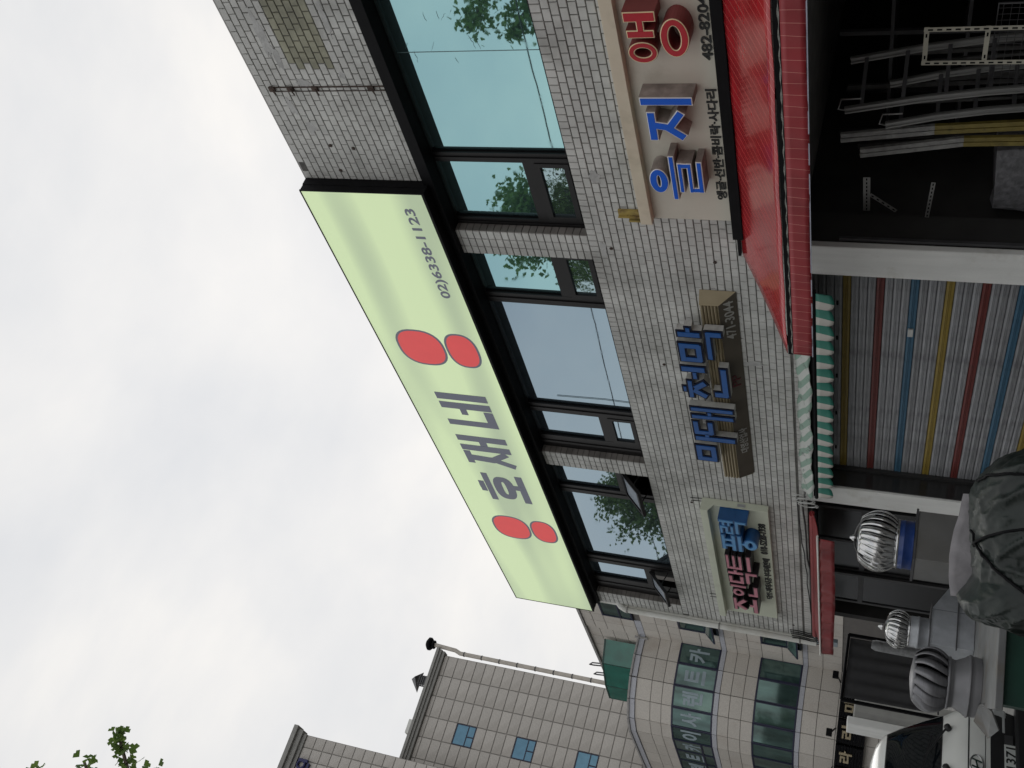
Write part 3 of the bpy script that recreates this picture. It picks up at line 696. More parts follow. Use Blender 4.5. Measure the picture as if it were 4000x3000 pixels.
mb.add(vs, [(2 * i, 2 * i + 1, 2 * i + 3, 2 * i + 2) for i in range(nx)])
o = obj('lacing_cord', mb, M('dirty_cord', (.22, .22, .20), .9, var=.5, scale=60), aw)

# green and white awning, folded back
ga = thing('green_striped_awning', 'folded green and white striped awning with scalloped valance over the shutter', 'awning')
def stripes(name, a_, b_, pitch, skew=0.0):
    m = bpy.data.materials.new(name); m.use_nodes = True; t_ = m.node_tree; b = t_.nodes['Principled BSDF']
    tcn = t_.nodes.new('ShaderNodeTexCoord'); sp = t_.nodes.new('ShaderNodeSeparateXYZ'); t_.links.new(tcn.outputs['Object'], sp.inputs[0])
    k_ = t_.nodes.new('ShaderNodeMath'); k_.operation = 'MULTIPLY_ADD'; k_.inputs[1].default_value = skew; t_.links.new(sp.outputs[2], k_.inputs[0]); t_.links.new(sp.outputs[0], k_.inputs[2])
    d = t_.nodes.new('ShaderNodeMath'); d.operation = 'DIVIDE'; d.inputs[1].default_value = pitch; t_.links.new(k_.outputs[0], d.inputs[0])
    fr = t_.nodes.new('ShaderNodeMath'); fr.operation = 'FRACT'; t_.links.new(d.outputs[0], fr.inputs[0])
    lt = t_.nodes.new('ShaderNodeMath'); lt.operation = 'LESS_THAN'; lt.inputs[1].default_value = .5; t_.links.new(fr.outputs[0], lt.inputs[0])
    mx_ = t_.nodes.new('ShaderNodeMixRGB'); mx_.inputs[1].default_value = (*a_, 1); mx_.inputs[2].default_value = (*b_, 1); t_.links.new(lt.outputs[0], mx_.inputs[0])
    no = t_.nodes.new('ShaderNodeTexNoise'); no.inputs['Scale'].default_value = 9; no.inputs['Detail'].default_value = 9; no.inputs['Roughness'].default_value = .7; t_.links.new(tcn.outputs['Object'], no.inputs['Vector'])
    r = t_.nodes.new('ShaderNodeValToRGB'); r.color_ramp.elements[0].position = .56; r.color_ramp.elements[1].position = .66; r.color_ramp.elements[1].color = (.8, .8, .8, 1)
    t_.links.new(no.outputs[0], r.inputs[0])
    mw = t_.nodes.new('ShaderNodeMixRGB'); mw.inputs[2].default_value = (.11, .12, .115, 1); t_.links.new(r.outputs[0], mw.inputs[0]); t_.links.new(mx_.outputs[0], mw.inputs[1])
    t_.links.new((mw if skew else mx_).outputs[0], b.inputs['Base Color']); b.inputs['Roughness'].default_value = .55
    return m
gtop = stripes('faded_green_stripe', (.52, .54, .51), (.24, .36, .29), .26, 2.4)
gval = stripes('green_white_stripe', (.48, .46, .42), (.018, .17, .125), .232)
mb = MB(); vs = []; nx = 60
for i in range(nx + 1):
    x = -11.30 + 3.75 * i / nx
    for j in range(7):
        s_ = j / 6; vs.append((x, 6.66 - .15 * s_ - .02 * math.sin(math.pi * s_), 2.99 - .155 * s_ + .012 * math.sin(x * 7 + j) + .006 * math.sin(x * 23)))
mb.add(vs, [(i * 7 + j, (i + 1) * 7 + j, (i + 1) * 7 + j + 1, i * 7 + j + 1) for i in range(nx) for j in range(6)], True)
o = obj('folded_canopy', mb, gtop, ga); so = o.modifiers.new('cloth', 'SOLIDIFY'); so.thickness = .006
mb = MB(); mb.tube([(-11.28, 6.535, 2.80), (-7.56, 6.535, 2.80)], .022, 10); mb.box(-11.27, -7.57, 6.545, 6.58, 2.78, 2.835)
obj('roller', mb, blackm, ga)
mb = MB(); P2 = .232; x = -11.25; nseg = 14; vs = []; cols = 0
n_sc = 16
for sc in range(n_sc):
    for i in range(nseg):
        u = i / nseg; xx = x + (sc + u) * P2
        dep = .115 + .055 * (math.sin(math.pi * u) ** .5)
        for j in range(5):
            s_ = j / 4; vs.append((xx, 6.515 - .03 * math.sin(math.pi * (u * 1.0)) * s_ - .012 * math.sin(xx * 3.0) * s_, 2.776 - dep * s_)); 
        cols += 1
mb.add(vs, [(i * 5 + j, i * 5 + j + 1, (i + 1) * 5 + j + 1, (i + 1) * 5 + j) for i in range(cols - 1) for j in range(4)], True)
o = obj('valance', mb, gval, ga); so = o.modifiers.new('cloth', 'SOLIDIFY'); so.thickness = .003

# small red awning of the duct shop
ra = thing('small_red_awning', 'small worn red awning with white edge rod over the duct workshop', 'awning')
redw = M('worn_red_vinyl', (.26, .022, .026), .4, var=.2, scale=5, bump=.2, bscale=8, dirt=(.09, .015, .015), dscale=2.5, damt=.7, dlo=.46)
mb = MB(); mb.tube([(-11.80, 6.60, 2.865), (-15.5, 6.60, 2.865)], .04, 12); obj('roller', mb, redw, ra)
mb = MB(); vs = []; nx = 60
for i in range(nx + 1):
    x = -15.19 + 3.50 * i / nx
    for j in range(6):
        s_ = j / 5; vs.append((x, 6.58 - .36 * s_, 2.87 - .125 * s_ - .02 * math.sin(math.pi * s_)))
mb.add(vs, [(i * 6 + j, (i + 1) * 6 + j, (i + 1) * 6 + j + 1, i * 6 + j + 1) for i in range(nx) for j in range(5)], True)
o = obj('canopy', mb, redw, ra); so = o.modifiers.new('cloth', 'SOLIDIFY'); so.thickness = .004
mb = MB(); vs = []
for i in range(nx + 1):
    x = -15.19 + 3.50 * i / nx
    for j in range(5):
        s_ = j / 4; vs.append((x, 6.20 - .018 * math.sin(x * 8) * s_ - .008 * math.sin(x * 21), 2.737 - .19 * s_ + .008 * math.sin(x * 2)))
mb.add(vs, [(i * 5 + j, i * 5 + j + 1, (i + 1) * 5 + j + 1, (i + 1) * 5 + j) for i in range(nx) for j in range(4)], True)
o = obj('valance', mb, redw, ra); so = o.modifiers.new('cloth', 'SOLIDIFY'); so.thickness = .004
mb = MB(); mb.tube([(-15.24, 6.19, 2.737), (-11.60, 6.19, 2.752)], .013, 8); obj('front_rod', mb, pipew, ra)
mb = MB(); mb.bar((-11.72, 6.6, 2.83), (-11.72, 6.2, 2.73), .03, .02); mb.bar((-15.1, 6.6, 2.83), (-15.1, 6.2, 2.73), .03, .02); obj('arm', mb, blackm, ra)

# ---------------------------------------------------------------- roller shutter
sh = thing('roller_shutter', 'closed metal roller shutter with yellow, red and blue coloured slats', 'shutter')
galv = M('dusty_galvanised_slat', (.33, .335, .35), .5, metal=.25, var=.22, scale=7, stretch=(.5, 1, 6), bump=.08, bscale=30, dirt=(.16, .16, .17), dscale=4, damt=.6, dlo=.5, rnd=.12)
cy = M('yellow_slat', (.30, .215, .04), .5, var=.2, scale=5, dirt=(.12, .08, .02), dscale=5, damt=.5); cr_ = M('dark_red_slat', (.17, .035, .03), .5, var=.2, scale=5, dirt=(.06, .02, .02), dscale=5, damt=.5); cb = M('blue_slat', (.055, .145, .23), .5, var=.2, scale=5, dirt=(.03, .07, .1), dscale=5, damt=.5)
SH = .0768
def slat_mesh():
    mb = MB(); pr = [(.004, .001), (-.008, .007), (-.010, .026), (-.003, .029), (-.003, .033), (-.011, .036), (-.011, .040), (-.003, .043), (-.003, .047), (-.010, .050), (-.008, .070), (.004, .0755)]
    n = len(pr); vs = [(-1.88, y, z) for y, z in pr] + [(1.88, y, z) for y, z in pr]
    mb.add(vs, [(i, n + i, n + i + 1, i + 1) for i in range(n - 1)]); return mb
base = {}
for key, mt in (('g', galv), ('y', cy), ('r', cr_), ('b', cb)):
    base[key] = slat_mesh().mesh('slat'); base[key].materials.append(mt)
for i in range(-4, 29):
    z = 2.545 - SH * i - SH / 2
    key = 'g' if i % 4 else 'yrb'[(i // 4) % 3]
    if i < 0: key = 'g'
    o = link('slat', base[key], sh); o.location = (-9.375, 6.985 + random.uniform(-.001, .001), z)
obj('backing', B(-11.24, -7.5, 7.0, 7.02, .2, 2.95), blackm, sh)
for (a, b) in ((-11.244, -11.19), (-7.55, -7.492)): obj('guide_rail', B(a, b, 6.94, 7.03, .12, 2.9), M('dark_steel', (.07, .07, .07), .5, metal=.6), sh)
for x in (-7.7, -8.2, -8.75, -9.4, -10.1, -10.8): obj('slot', B(x - .03, x + .03, 6.968, 6.9745, 2.62, 2.64), blackm, sh)
obj('lock_plate', B(-8.63, -8.52, 6.955, 6.972, 1.91, 1.96), M('pale_lock', (.6, .6, .58), .5), sh)
# ---------------------------------------------------------------- goods in the dark right-hand shop
steel = M('dull_grey_steel', (.10, .10, .105), .5, metal=.5, var=.2)
alu = M('aluminium', (.30, .30, .295), .35, metal=.75, var=.1, scale=8, stretch=(1, 1, .3))
wrap = M('dusty_plastic_wrap', (.30, .30, .29), .3, var=.3, scale=12, bump=.6, bscale=25, spec=.7)
yw = M('yellow_measure_tape', (.24, .19, .05), .45, var=.25, scale=10, dirt=(.08, .06, .03), dscale=25, damt=.8, dlo=.55)
def ladder(label, rail, off, mt, top=None, w=.062):
    L = thing('ladder', label, 'ladder', 'ladders leaning inside the shop')
    for k_, o_ in enumerate(((0, 0, 0), off)):
        mb = MB()
        for a, b in zip(rail, rail[1:]):
            a2, b2 = Vector(a) + Vector(o_), Vector(b) + Vector(o_)
            mb.bar(a2, b2, .022, w, up=(1, 0, 0)); mb.bar(a2 + Vector((-.018, -.014, 0)), b2 + Vector((-.018, -.014, 0)), .012, .014, up=(1, 0, 0)); mb.bar(a2 + Vector((.022, -.014, 0)), b2 + Vector((.022, -.014, 0)), .012, .014, up=(1, 0, 0))
        obj('rail', mb, mt, L)
    a, b = Vector(rail[0]), Vector(rail[-1]); n_ = 8
    for i in range(n_):
        s_ = (i + .4) / n_; z = a.z + (b.z - a.z) * s_
        for p, q in zip(rail, rail[1:]):
            if q[2] <= z <= p[2]:
                t_ = (p[2] - z) / (p[2] - q[2]); c = Vector(p).lerp(Vector(q), t_)
                obj('rung', MB().bar(c, c + Vector(off), .03, .03), steel, L)
    if top:
        mb = MB(); p = Vector(rail[0]); mb.tube([p, p + Vector((.03, -.02, .05)), p + Vector((.11, 0, .03)), p + Vector((.10, .02, -.12))], .008, 6); obj('top_strap', mb, mt, L)
    return L
ladder('tall aluminium ladder leaning nearest the slotted frame', [(-5.795, 6.95, 2.585), (-5.684, 6.95, 2.037), (-5.613, 6.95, 1.55), (-5.585, 6.95, 1.25), (-5.54, 6.95, .12)], (.16, .42, .0), alu, 1)
ladder('shorter aluminium ladder leaning beside the yellow striped one', [(-5.945, 6.95, 2.268), (-5.855, 6.95, 1.898), (-5.794, 6.95, 1.531), (-5.765, 6.95, 1.25), (-5.73, 6.95, .12)], (.12, .36, 0), alu, 1)
def wrapped(label, pts, w, zc):
    L = thing('wrapped_pole', label, 'ladder', 'yellow ladders in plastic wrap')
    up = MB(); lo = MB()
    for a, b in zip(pts, pts[1:]):
        for dx in (0, .05):
            A, Bv = Vector(a) + Vector((dx, 0, 0)), Vector(b) + Vector((dx, 0, 0))
            (up if (a[2] + b[2]) / 2 > zc else lo).bar(A, Bv, .03, w, up=(1, 0, 0))
    obj('wrapped_rail', up, wrap, L); obj('yellow_rail', lo, yw, L)
wrapped('longer plastic wrapped ladder with yellow rails', [(-6.235, 7.1, 2.63), (-6.138, 7.1, 1.90), (-6.088, 7.1, 1.246), (-6.02, 7.1, .12)], .04, 1.85)
wrapped('shorter plastic wrapped ladder with yellow rails', [(-6.40, 7.1, 2.47), (-6.26, 7.1, 1.672), (-6.244, 7.1, 1.226), (-6.2, 7.1, .12)], .04, 1.6)
ivory = M('ivory_slotted_angle', (.50, .48, .40), .5, var=.08)
rk = thing('slotted_angle_frame', 'ivory slotted angle frame standing near the shop entrance', 'frame')
for x in (-5.042, -5.335):
    mb = MB(); mb.box(x - .018, x + .018, 6.93, 6.934, .12, 2.04); mb.box(x - .018, x - .014, 6.935, 6.965, .12, 2.04); o = obj('upright', mb, ivory, rk)
    mb = MB()
    for i in range(30): mb.box(x - .006, x + .006, 6.9265, 6.929, .18 + i * .062, .215 + i * .062)
    obj('slot', mb, blackm, o)
for z in (2.02, 1.61, 1.2, .8, .4):
    mb = MB(); mb.box(-5.353, -5.024, 6.9355, 6.9395, z - .017, z + .017); o = obj('crossbar', mb, ivory, rk)
    [obj('slot', B(xa, xa + .03, 6.931, 6.9345, z - .006, z + .006), blackm, o) for xa in (-5.30, -5.11)]
wm = thing('wire_mesh_panel', 'dark wire mesh panel behind the ivory slotted frame', 'mesh panel')
mb = MB(); mb.tube([(-5.65, 7.02, .3), (-5.65, 7.02, 1.56), (-4.9, 7.02, 1.56), (-4.9, 7.02, .3)], .009, 6); obj('rim', mb, steel, wm)
mb = MB()
for i in range(15): mb.tube([(-5.64 + i * .05, 7.02, .3), (-5.64 + i * .05, 7.02, 1.555)], .0022, 4, False)
for i in range(24): mb.tube([(-5.645, 7.018, .33 + i * .052), (-4.905, 7.018, .33 + i * .052)], .0022, 4, False)
o = obj('wire_grid', mb, steel, wm); o['kind'] = 'stuff'
sr = thing('storage_rack', 'tall dark storage rack deep in the right hand shop', 'rack')
mb = MB()
for x in (-7.0, -5.9, -4.8, -3.7):
    for y in (8.1, 8.7): obj('post', B(x - .02, x + .02, y - .02, y + .02, .12, 2.75), steel, sr)
for z in (.5, 1.1, 1.7, 2.3): obj('shelf', B(-7.05, -3.65, 8.05, 8.75, z, z + .03), steel, sr)
perf = M('perforated_zinc', (.36, .36, .35), .45, metal=.5, var=.1)
def bracket(label, a, b, n_, w=.035):
    Bk = thing('perforated_bracket', label, 'bracket', 'perforated brackets hanging in the shop')
    obj('strip', MB().bar(a, b, w, .003, up=(0, 1, 0)), perf, Bk); mb = MB()
    A, Bv = Vector(a), Vector(b)
    for i in range(n_):
        c = A.lerp(Bv, (i + .5) / n_); d_ = (Bv - A).normalized() * .012; mb.bar(c - d_ + Vector((0, -.003, 0)), c + d_ + Vector((0, -.003, 0)), .011, .002, up=(0, 1, 0))
    obj('hole', mb, blackm, Bk)
bracket('upper level wide perforated bracket', (-6.655, 7.1, 2.41), (-7.055, 7.1, 2.40), 9, .06)
bracket('slanting perforated bracket below the wide one', (-6.866, 7.11, 2.378), (-7.06, 7.11, 2.15), 5)
bracket('lone perforated strip hanging below the other brackets', (-6.696, 7.1, 1.866), (-7.113, 7.1, 1.892), 9)
wb = thing('wrapped_bundle', 'bundle in dull grey plastic wrap by the white pillar', 'bundle')
mb = MB(); vs = []; n_ = 12
for j in range(9):
    z = .12 + (1.38 - .12) * j / 8
    for i in range(n_):
        a = 2 * math.pi * i / n_; c_, s_ = math.cos(a), math.sin(a)
        vs.append((-6.73 + .37 * math.copysign(abs(c_) ** .4, c_) + random.uniform(-.02, .02), 7.35 + .22 * math.copysign(abs(s_) ** .4, s_) + random.uniform(-.02, .02), z + random.uniform(-.03, .03)))
mb.add(vs, [(j * n_ + i, j * n_ + (i + 1) % n_, (j + 1) * n_ + (i + 1) % n_, (j + 1) * n_ + i) for j in range(8) for i in range(n_)] + [tuple(range(8 * n_, 9 * n_))], False)
obj('wrapping', mb, M('grey_wrap', (.16, .16, .17), .35, var=.3, scale=18, bump=.7, bscale=18, spec=.6), wb)
obj('track_bar', MB().bar((-7.09, 6.78, 2.6), (-7.09, 6.78, .3), .03, .03), steel, bld)

# ---------------------------------------------------------------- duct workshop: bench, vents, ducts
zinc = M('galvanised_sheet', (.42, .44, .47), .4, metal=.45, var=.14, scale=9, bump=.05, bscale=30, dirt=(.25, .25, .25), dscale=3, damt=.4)
zincw = M('weathered_zinc_sheet', (.20, .205, .205), .6, metal=.3, var=.15, scale=5, dirt=(.16, .13, .1), dscale=4, damt=.7, dlo=.52)
green = M('dark_green_paint', (.012, .055, .038), .5, var=.2, scale=3)
bn = thing('green_bench', 'dark green cabinet bench with a grey sheet metal top', 'bench')
BP = [(-8.06, 3.10), (-7.85, 4.4), (-9.0, 5.55), (-11.0, 5.5), (-10.25, 3.93)]
def inset(k_): c = (sum(p[0] for p in BP) / 5, sum(p[1] for p in BP) / 5); return [(c[0] + (p[0] - c[0]) * k_, c[1] + (p[1] - c[1]) * k_) for p in BP]
obj('cabinet', MB().prism(inset(.95), lambda a, b, w: (a, b, w), .12, 1.044), green, bn)
obj('top_sheet', MB().prism(BP, lambda a, b, w: (a, b, w), 1.045, 1.10), zincw, bn, .006)
mb = MB(); mb.lathe([(.0, 0), (.06, 0), (.07, .01), (.05, .015)], (0, 0, 0), 16)
o = obj('lamp_cap', mb, M('amber_dull', (.05, .06, .05), .4), bn); o.location = (-8.15, 3.35, .86); o.rotation_euler = (0, rad(90), 0)
o = tag(obj('bent_sheet', MB().add([(-8.80, 3.42, 1.107), (-8.78, 3.36, 1.04), (-9.08, 3.33, .955), (-9.40, 3.36, 1.0), (-9.30, 3.45, 1.125), (-9.1, 3.52, 1.108)], [(0, 1, 2, 3, 4, 5)]), zincw), 'bent offcut of zinc sheet hanging off the bench corner', 'sheet')
so = o.modifiers.new('sheet', 'SOLIDIFY'); so.thickness = .012

def turbine(name, label, c, z0, zh, zt, R, mt, base, baseprof, n_=18, thick=.006, strap=False, twist=.75):
    t_ = thing(name, label, 'roof vent', 'turbine roof vents on the bench')
    mb = MB(); mb.lathe(baseprof, (c[0], c[1], 0), 28); obj('neck', mb, base, t_)
    def rad_at(s_): return R * (.72 + .28 * math.sin(math.pi * (s_ * .80 + .16)) ** .8) * (1.0 if s_ > .12 else .86 + .14 * s_ / .12)
    me = None
    mb = MB(); vs = []; fs = []; ns = 12
    for j in range(ns + 1):
        s_ = j / ns; z = zt + (zh - zt) * s_
        r = R * (math.sin(math.pi * (.17 + .64 * s_)) ** .5)
        for (dr, da) in ((1.0, 0.0), (.985, .13), (.93, .26), (.80, .40)):
            a = twist * (.5 - s_) * (1 - .3 * s_) + da
            vs.append((r * dr * math.cos(a), r * dr * math.sin(a), z))
    for j in range(ns):
        for q in range(3): fs.append((j * 4 + q, j * 4 + q + 1, (j + 1) * 4 + q + 1, (j + 1) * 4 + q))
    mb.add(vs, fs, True); vane = mb.mesh('vane'); vane.materials.append(mt)
    for k_ in range(n_):
        o = link('vane', vane, t_); o.location = (c[0], c[1], 0); o.rotation_euler = (0, 0, 2 * math.pi * k_ / n_)
        so = o.modifiers.new('sheet', 'SOLIDIFY'); so.thickness = thick
    rt = R * math.sin(math.pi * .17) ** .5; rb = R * math.sin(math.pi * .81) ** .5
    mb = MB(); mb.lathe([(rt * 1.01, zt - .012), (rt * 1.03, zt), (rt * .9, zt + .012), (rt * .4, zt + .028), (.02, zt + .034)], (c[0], c[1], 0), 28); obj('top_cap', mb, mt, t_)
    mb = MB(); mb.lathe([(rb * 1.03, zh + .006), (rb * 1.07, zh), (rb * 1.07, zh - .02), (rb * .95, zh - .022)], (c[0], c[1], 0), 28); obj('bottom_ring', mb, mt, t_)
    mb = MB(); mb.lathe([(.0, zh - .01), (R * .5, zh - .01), (R * .45, zt - .02), (0, zt - .02)], (c[0], c[1], 0), 16, caps=False); obj('dark_core', mb, blackm, t_)
    if strap:
        mb = MB()
        for k_ in range(2):
            a0 = k_ * math.pi / 2 + .35; pts = []
            for i in range(15):
                th = -1.35 + 2.7 * i / 14; pts.append((c[0] + math.cos(a0) * math.sin(th) * R * 1.12, c[1] + math.sin(a0) * math.sin(th) * R * 1.12, (zh + zt) / 2 + math.cos(th) * (zt - zh) * .66))
            mb.tube(pts, .009, 6)
        obj('bracket_hoop', mb, M('dark_hoop', (.12, .12, .12), .4, metal=.7), t_)
        mb = MB(); mb.lathe([(.03, 0), (.035, .02), (.02, .035), (.012, .05)], (c[0], c[1], zt + .045), 12); obj('bearing_cap', mb, mt, t_)
    return t_
matte = M('matte_grey_turbine', (.20, .20, .212), .42, metal=.55, var=.12, scale=20, stretch=(.3, .3, 6), bump=.05)
chrome = M('bright_steel_turbine', (.60, .60, .60), .2, metal=1.0, var=.06, scale=14, bump=.08, bscale=9)
turbine('turbine_vent', 'large matte grey turbine vent nearest the truck', (-9.26, 3.72), 1.10, 1.36, 1.625, .275, matte, M('grey_vent_base', (.20, .20, .21), .45, metal=.3, var=.08, dirt=(.22, .13, .05), dscale=5, damt=.4, dlo=.62),
        [(.245, 1.102), (.252, 1.15), (.252, 1.185), (.262, 1.187), (.262, 1.20), (.252, 1.202), (.25, 1.215), (.235, 1.23), (.20, 1.30), (.20, 1.32), (.205, 1.322), (.205, 1.35)], n_=15, twist=.42)
turbine('turbine_vent', 'small shiny steel turbine vent standing on the grey duct box', (-10.2, 4.55), 1.5, 1.68, 1.865, .185, chrome, zinc,
        [(.15, 1.497), (.15, 1.58), (.155, 1.582), (.155, 1.60), (.15, 1.602), (.15, 1.665)], n_=22, strap=True, twist=.3)
turbine('turbine_vent', 'large shiny steel turbine vent on a blue collar', (-9.24, 4.97), 1.72, 1.87, 2.19, .285, chrome, M('blue_collar', (.012, .045, .20), .35, var=.1, coat=.3),
        [(.225, 1.724), (.225, 1.80), (.23, 1.803), (.23, 1.815), (.225, 1.818), (.225, 1.855)], n_=24, strap=True, twist=.25)
db = thing('duct_box', 'tall plain sheet metal duct box under the blue collared vent', 'duct')
obj('sheet_body', B(-9.46, -9.05, 4.74, 5.24, 1.103, 1.70), M('brushed_duct', (.22, .22, .215), .42, metal=.6, var=.1, scale=5, dirt=(.2, .19, .17), dscale=2, damt=.5), db, .004)
mb = MB(); mb.box(-9.475, -9.035, 4.725, 5.255, 1.701, 1.721); obj('flange', mb, steel, db)
db2 = thing('duct_box', 'galvanised duct box with a sloped corner under the small vent', 'duct')
mb = MB(); mb.prism([(-10.42, 1.103), (-9.98, 1.103), (-9.98, 1.49), (-10.42, 1.49)], lambda a, b, w: (a, w, b), 4.36, 4.72)
mb.prism([(4.725, 1.103), (5.05, 1.103), (5.05, 1.30), (4.725, 1.489)], lambda a, b, w: (w, a, b), -10.42, -9.98)
obj('sheet_body', mb, zinc, db2, .003)
obj('flange', B(-10.44, -9.96, 4.34, 4.78, 1.4905, 1.4965), steel, db2)
obj('duct_flange', B(-9.975, -9.955, 4.33, 5.06, 1.25, 1.262), steel, db2)
# dim steel frames inside the duct shop
wk = thing('workshop_rack', 'dark steel racking inside the duct workshop', 'rack')
mb = MB()
for x in (-12.1, -13.3, -14.5):
    for y in (7.6, 8.6): obj('post', B(x - .03, x + .03, y - .03, y + .03, .12, 2.8), steel, wk)
for z in (.6, 1.3, 2.0): obj('shelf', B(-14.6, -12.0, 7.5, 8.7, z, z + .04), steel, wk)
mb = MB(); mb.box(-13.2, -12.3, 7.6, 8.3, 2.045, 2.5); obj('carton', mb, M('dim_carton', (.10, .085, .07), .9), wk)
tag(obj('pale_offcut', MB().bar((-11.2, 5.9, 1.42), (-11.35, 5.85, 1.58), .02, .004), wl), 'short pale strip leaning behind the duct box', 'offcut')

# ---------------------------------------------------------------- tarpaulin covered heap
tarp = M('dark_green_tarpaulin', (.013, .019, .0165), .40, var=.3, scale=4, bump=.2, bscale=14, spec=.4, dirt=(.05, .055, .052), dscale=2.4, damt=.4, dlo=.5)
th_ = thing('tarpaulin_heap', 'heap under a dark green tarpaulin tied with straps', 'heap')
e1 = Vector((.51, .86, 0)); e2 = Vector((-.86, .51, 0)); Cc = Vector((-6.22, 3.62, 0))
prof = [(-.66, .9), (-.648, 1.28), (-.625, 1.41), (-.575, 1.475), (-.515, 1.492), (-.45, 1.45), (-.38, 1.42), (-.22, 1.44), (-.06, 1.463), (.13, 1.478), (.2, 1.46), (.27, 1.42), (.37, 1.34), (.42, 1.25), (.45, 1.18), (.48, .95)]
def hp(a):
    for (p, q), (r, s_) in zip(prof, prof[1:]):
        if p <= a <= r: return q + (s_ - q) * (a - p) / (r - p)
    return .9
from mathutils import noise
mb = MB(); vs = []; na, nb_ = 110, 80; A0, A1 = -.66, .48
def tarp_pt(a, ph):
    h = hp(a); end = max(0, min(1, min(a - A0 + .01, A1 + .01 - a) / .13)) ** .5
    c_, s_ = math.cos(ph), max(0, math.sin(ph)); w = .60 * (.45 + .55 * end)
    b_ = -w * math.copysign(abs(c_) ** .6, c_); zz = .12 + (h - .12) * (s_ ** .30)
    p = Cc + e1 * a + e2 * b_
    q = Vector((a * 2.2 + zz * 1.6, zz * 1.0 - a * .8 + c_ * .9, c_ * 1.3))
    r1 = 1 - abs(noise.noise(q * 2.1 + Vector((3, 1, 7)))) * 2; r2 = 1 - abs(noise.noise(q * 5.3 + Vector((9, 4, 2)))) * 2
    mask = .35 + .65 * (1 - s_ ** 3)
    fold = (max(0, r1) ** 3 * .055 + max(0, r2) ** 3 * .026 + noise.noise(q * 1.3) * .05) * mask - .02
    nrm = (e1 * (a + .1) * .8 - e2 * c_ + Vector((0, 0, .15))).normalized()
    p = p + nrm * fold; p.z += zz; return p
for i in range(na + 1):
    for j in range(nb_ + 1): vs.append(tarp_pt(A0 + (A1 - A0) * i / na, math.pi * j / nb_))
mb.add(vs, [(i * (nb_ + 1) + j, i * (nb_ + 1) + j + 1, (i + 1) * (nb_ + 1) + j + 1, (i + 1) * (nb_ + 1) + j) for i in range(na) for j in range(nb_)], True)
obj('cover', mb, tarp, th_)
for (a0, a1) in ((-.50, -.08), (.02, -.20), (.30, .22)):
    mb = MB(); pts = []
    for j in range(4, 40):
        ph = math.pi * j / nb_; p = tarp_pt(a0 + (a1 - a0) * (j - 4) / 36, ph); pts.append(p + (p - Cc - Vector((0, 0, 1.0))).normalized() * .012)
    mb.tube(pts, .009, 6); obj('strap', mb, blackm, th_)
cl = MB(); vs = []
for i in range(25):
    s_ = i / 24; a = -.545 + .68 * s_; zt_ = 1.515 + .03 * math.sin(math.pi * min(1, s_ * 1.3)) - .03 * max(0, s_ - .75) * 4 * .6; p = Cc + e1 * a + e2 * (.35 + .015 * math.sin(s_ * 14))
    for j in range(5): vs.append((p.x + .01 * math.sin(i + j), p.y, zt_ - .045 * j))
cl.add(vs, [(i * 5 + j, i * 5 + j + 1, (i + 1) * 5 + j + 1, (i + 1) * 5 + j) for i in range(24) for j in range(4)], True)
o = tag(obj('pale_sheet', cl, M('pale_canvas', (.25, .24, .25), .8, var=.2, scale=6, bump=.5, bscale=10)), 'pale canvas sheet tucked behind the tarpaulin heap', 'canvas')
so = o.modifiers.new('cloth', 'SOLIDIFY'); so.thickness = .008

# ---------------------------------------------------------------- white light truck, cab towards the camera
tk = thing('light_truck', 'white flat fronted light truck parked beyond the green bench', 'truck')
XF, YC = -11.75, 3.86
paint = M('white_truck_paint', (.80, .81, .78), .28, var=.03, scale=3, coat=.5); dkpl = M('black_plastic', (.02, .02, .022), .5)
wsg = M('windscreen_glass', (.006, .008, .010), .03, var=.05, spec=.42)
rings = [(.50, .02, .83, .16), (.62, .04, .85, .16), (.78, .05, .86, .18), (.95, .03, .86, .19), (1.02, .0, .855, .2), (1.10, -.05, .85, .22), (1.17, -.12, .84, .22), (1.40, -.27, .80, .2), (1.62, -.41, .755, .2), (1.78, -.53, .72, .22), (1.86, -.66, .68, .26), (1.905, -.85, .60, .3), (1.915, -1.0, .5, .3)]
def ring_pts(z, f, hw, r):
    pts = []; back = -1.65
    for (cx, cy, a0) in ((f - r, hw - r, 0), (back + r * .5, hw - r * .5, 90), (back + r * .5, -hw + r * .5, 180), (f - r, -hw + r, 270)):
        rr = r if a0 in (0, 270) else r * .5
        for k_ in range(6):
            a = rad(a0 + 90 * k_ / 5); pts.append((XF + cx + rr * math.cos(a), YC + cy + rr * math.sin(a), z))
    return pts
mb = MB(); vs = []; n_ = 24
for (z, f, hw, r) in rings: vs += ring_pts(z, f, hw, r)
mb.add(vs, [(i * n_ + k_, i * n_ + (k_ + 1) % n_, (i + 1) * n_ + (k_ + 1) % n_, (i + 1) * n_ + k_) for i in range(len(rings) - 1) for k_ in range(n_)] + [tuple(range((len(rings) - 1) * n_, len(rings) * n_))], True)
cab = obj('cab', mb, paint, tk)
def fx(z):
    for (p, q) in zip(rings, rings[1:]):
        if p[0] <= z <= q[0]: t_ = (z - p[0]) / (q[0] - p[0]); return p[1] + (q[1] - p[1]) * t_, p[2] + (q[2] - p[2]) * t_, p[3] + (q[3] - p[3]) * t_
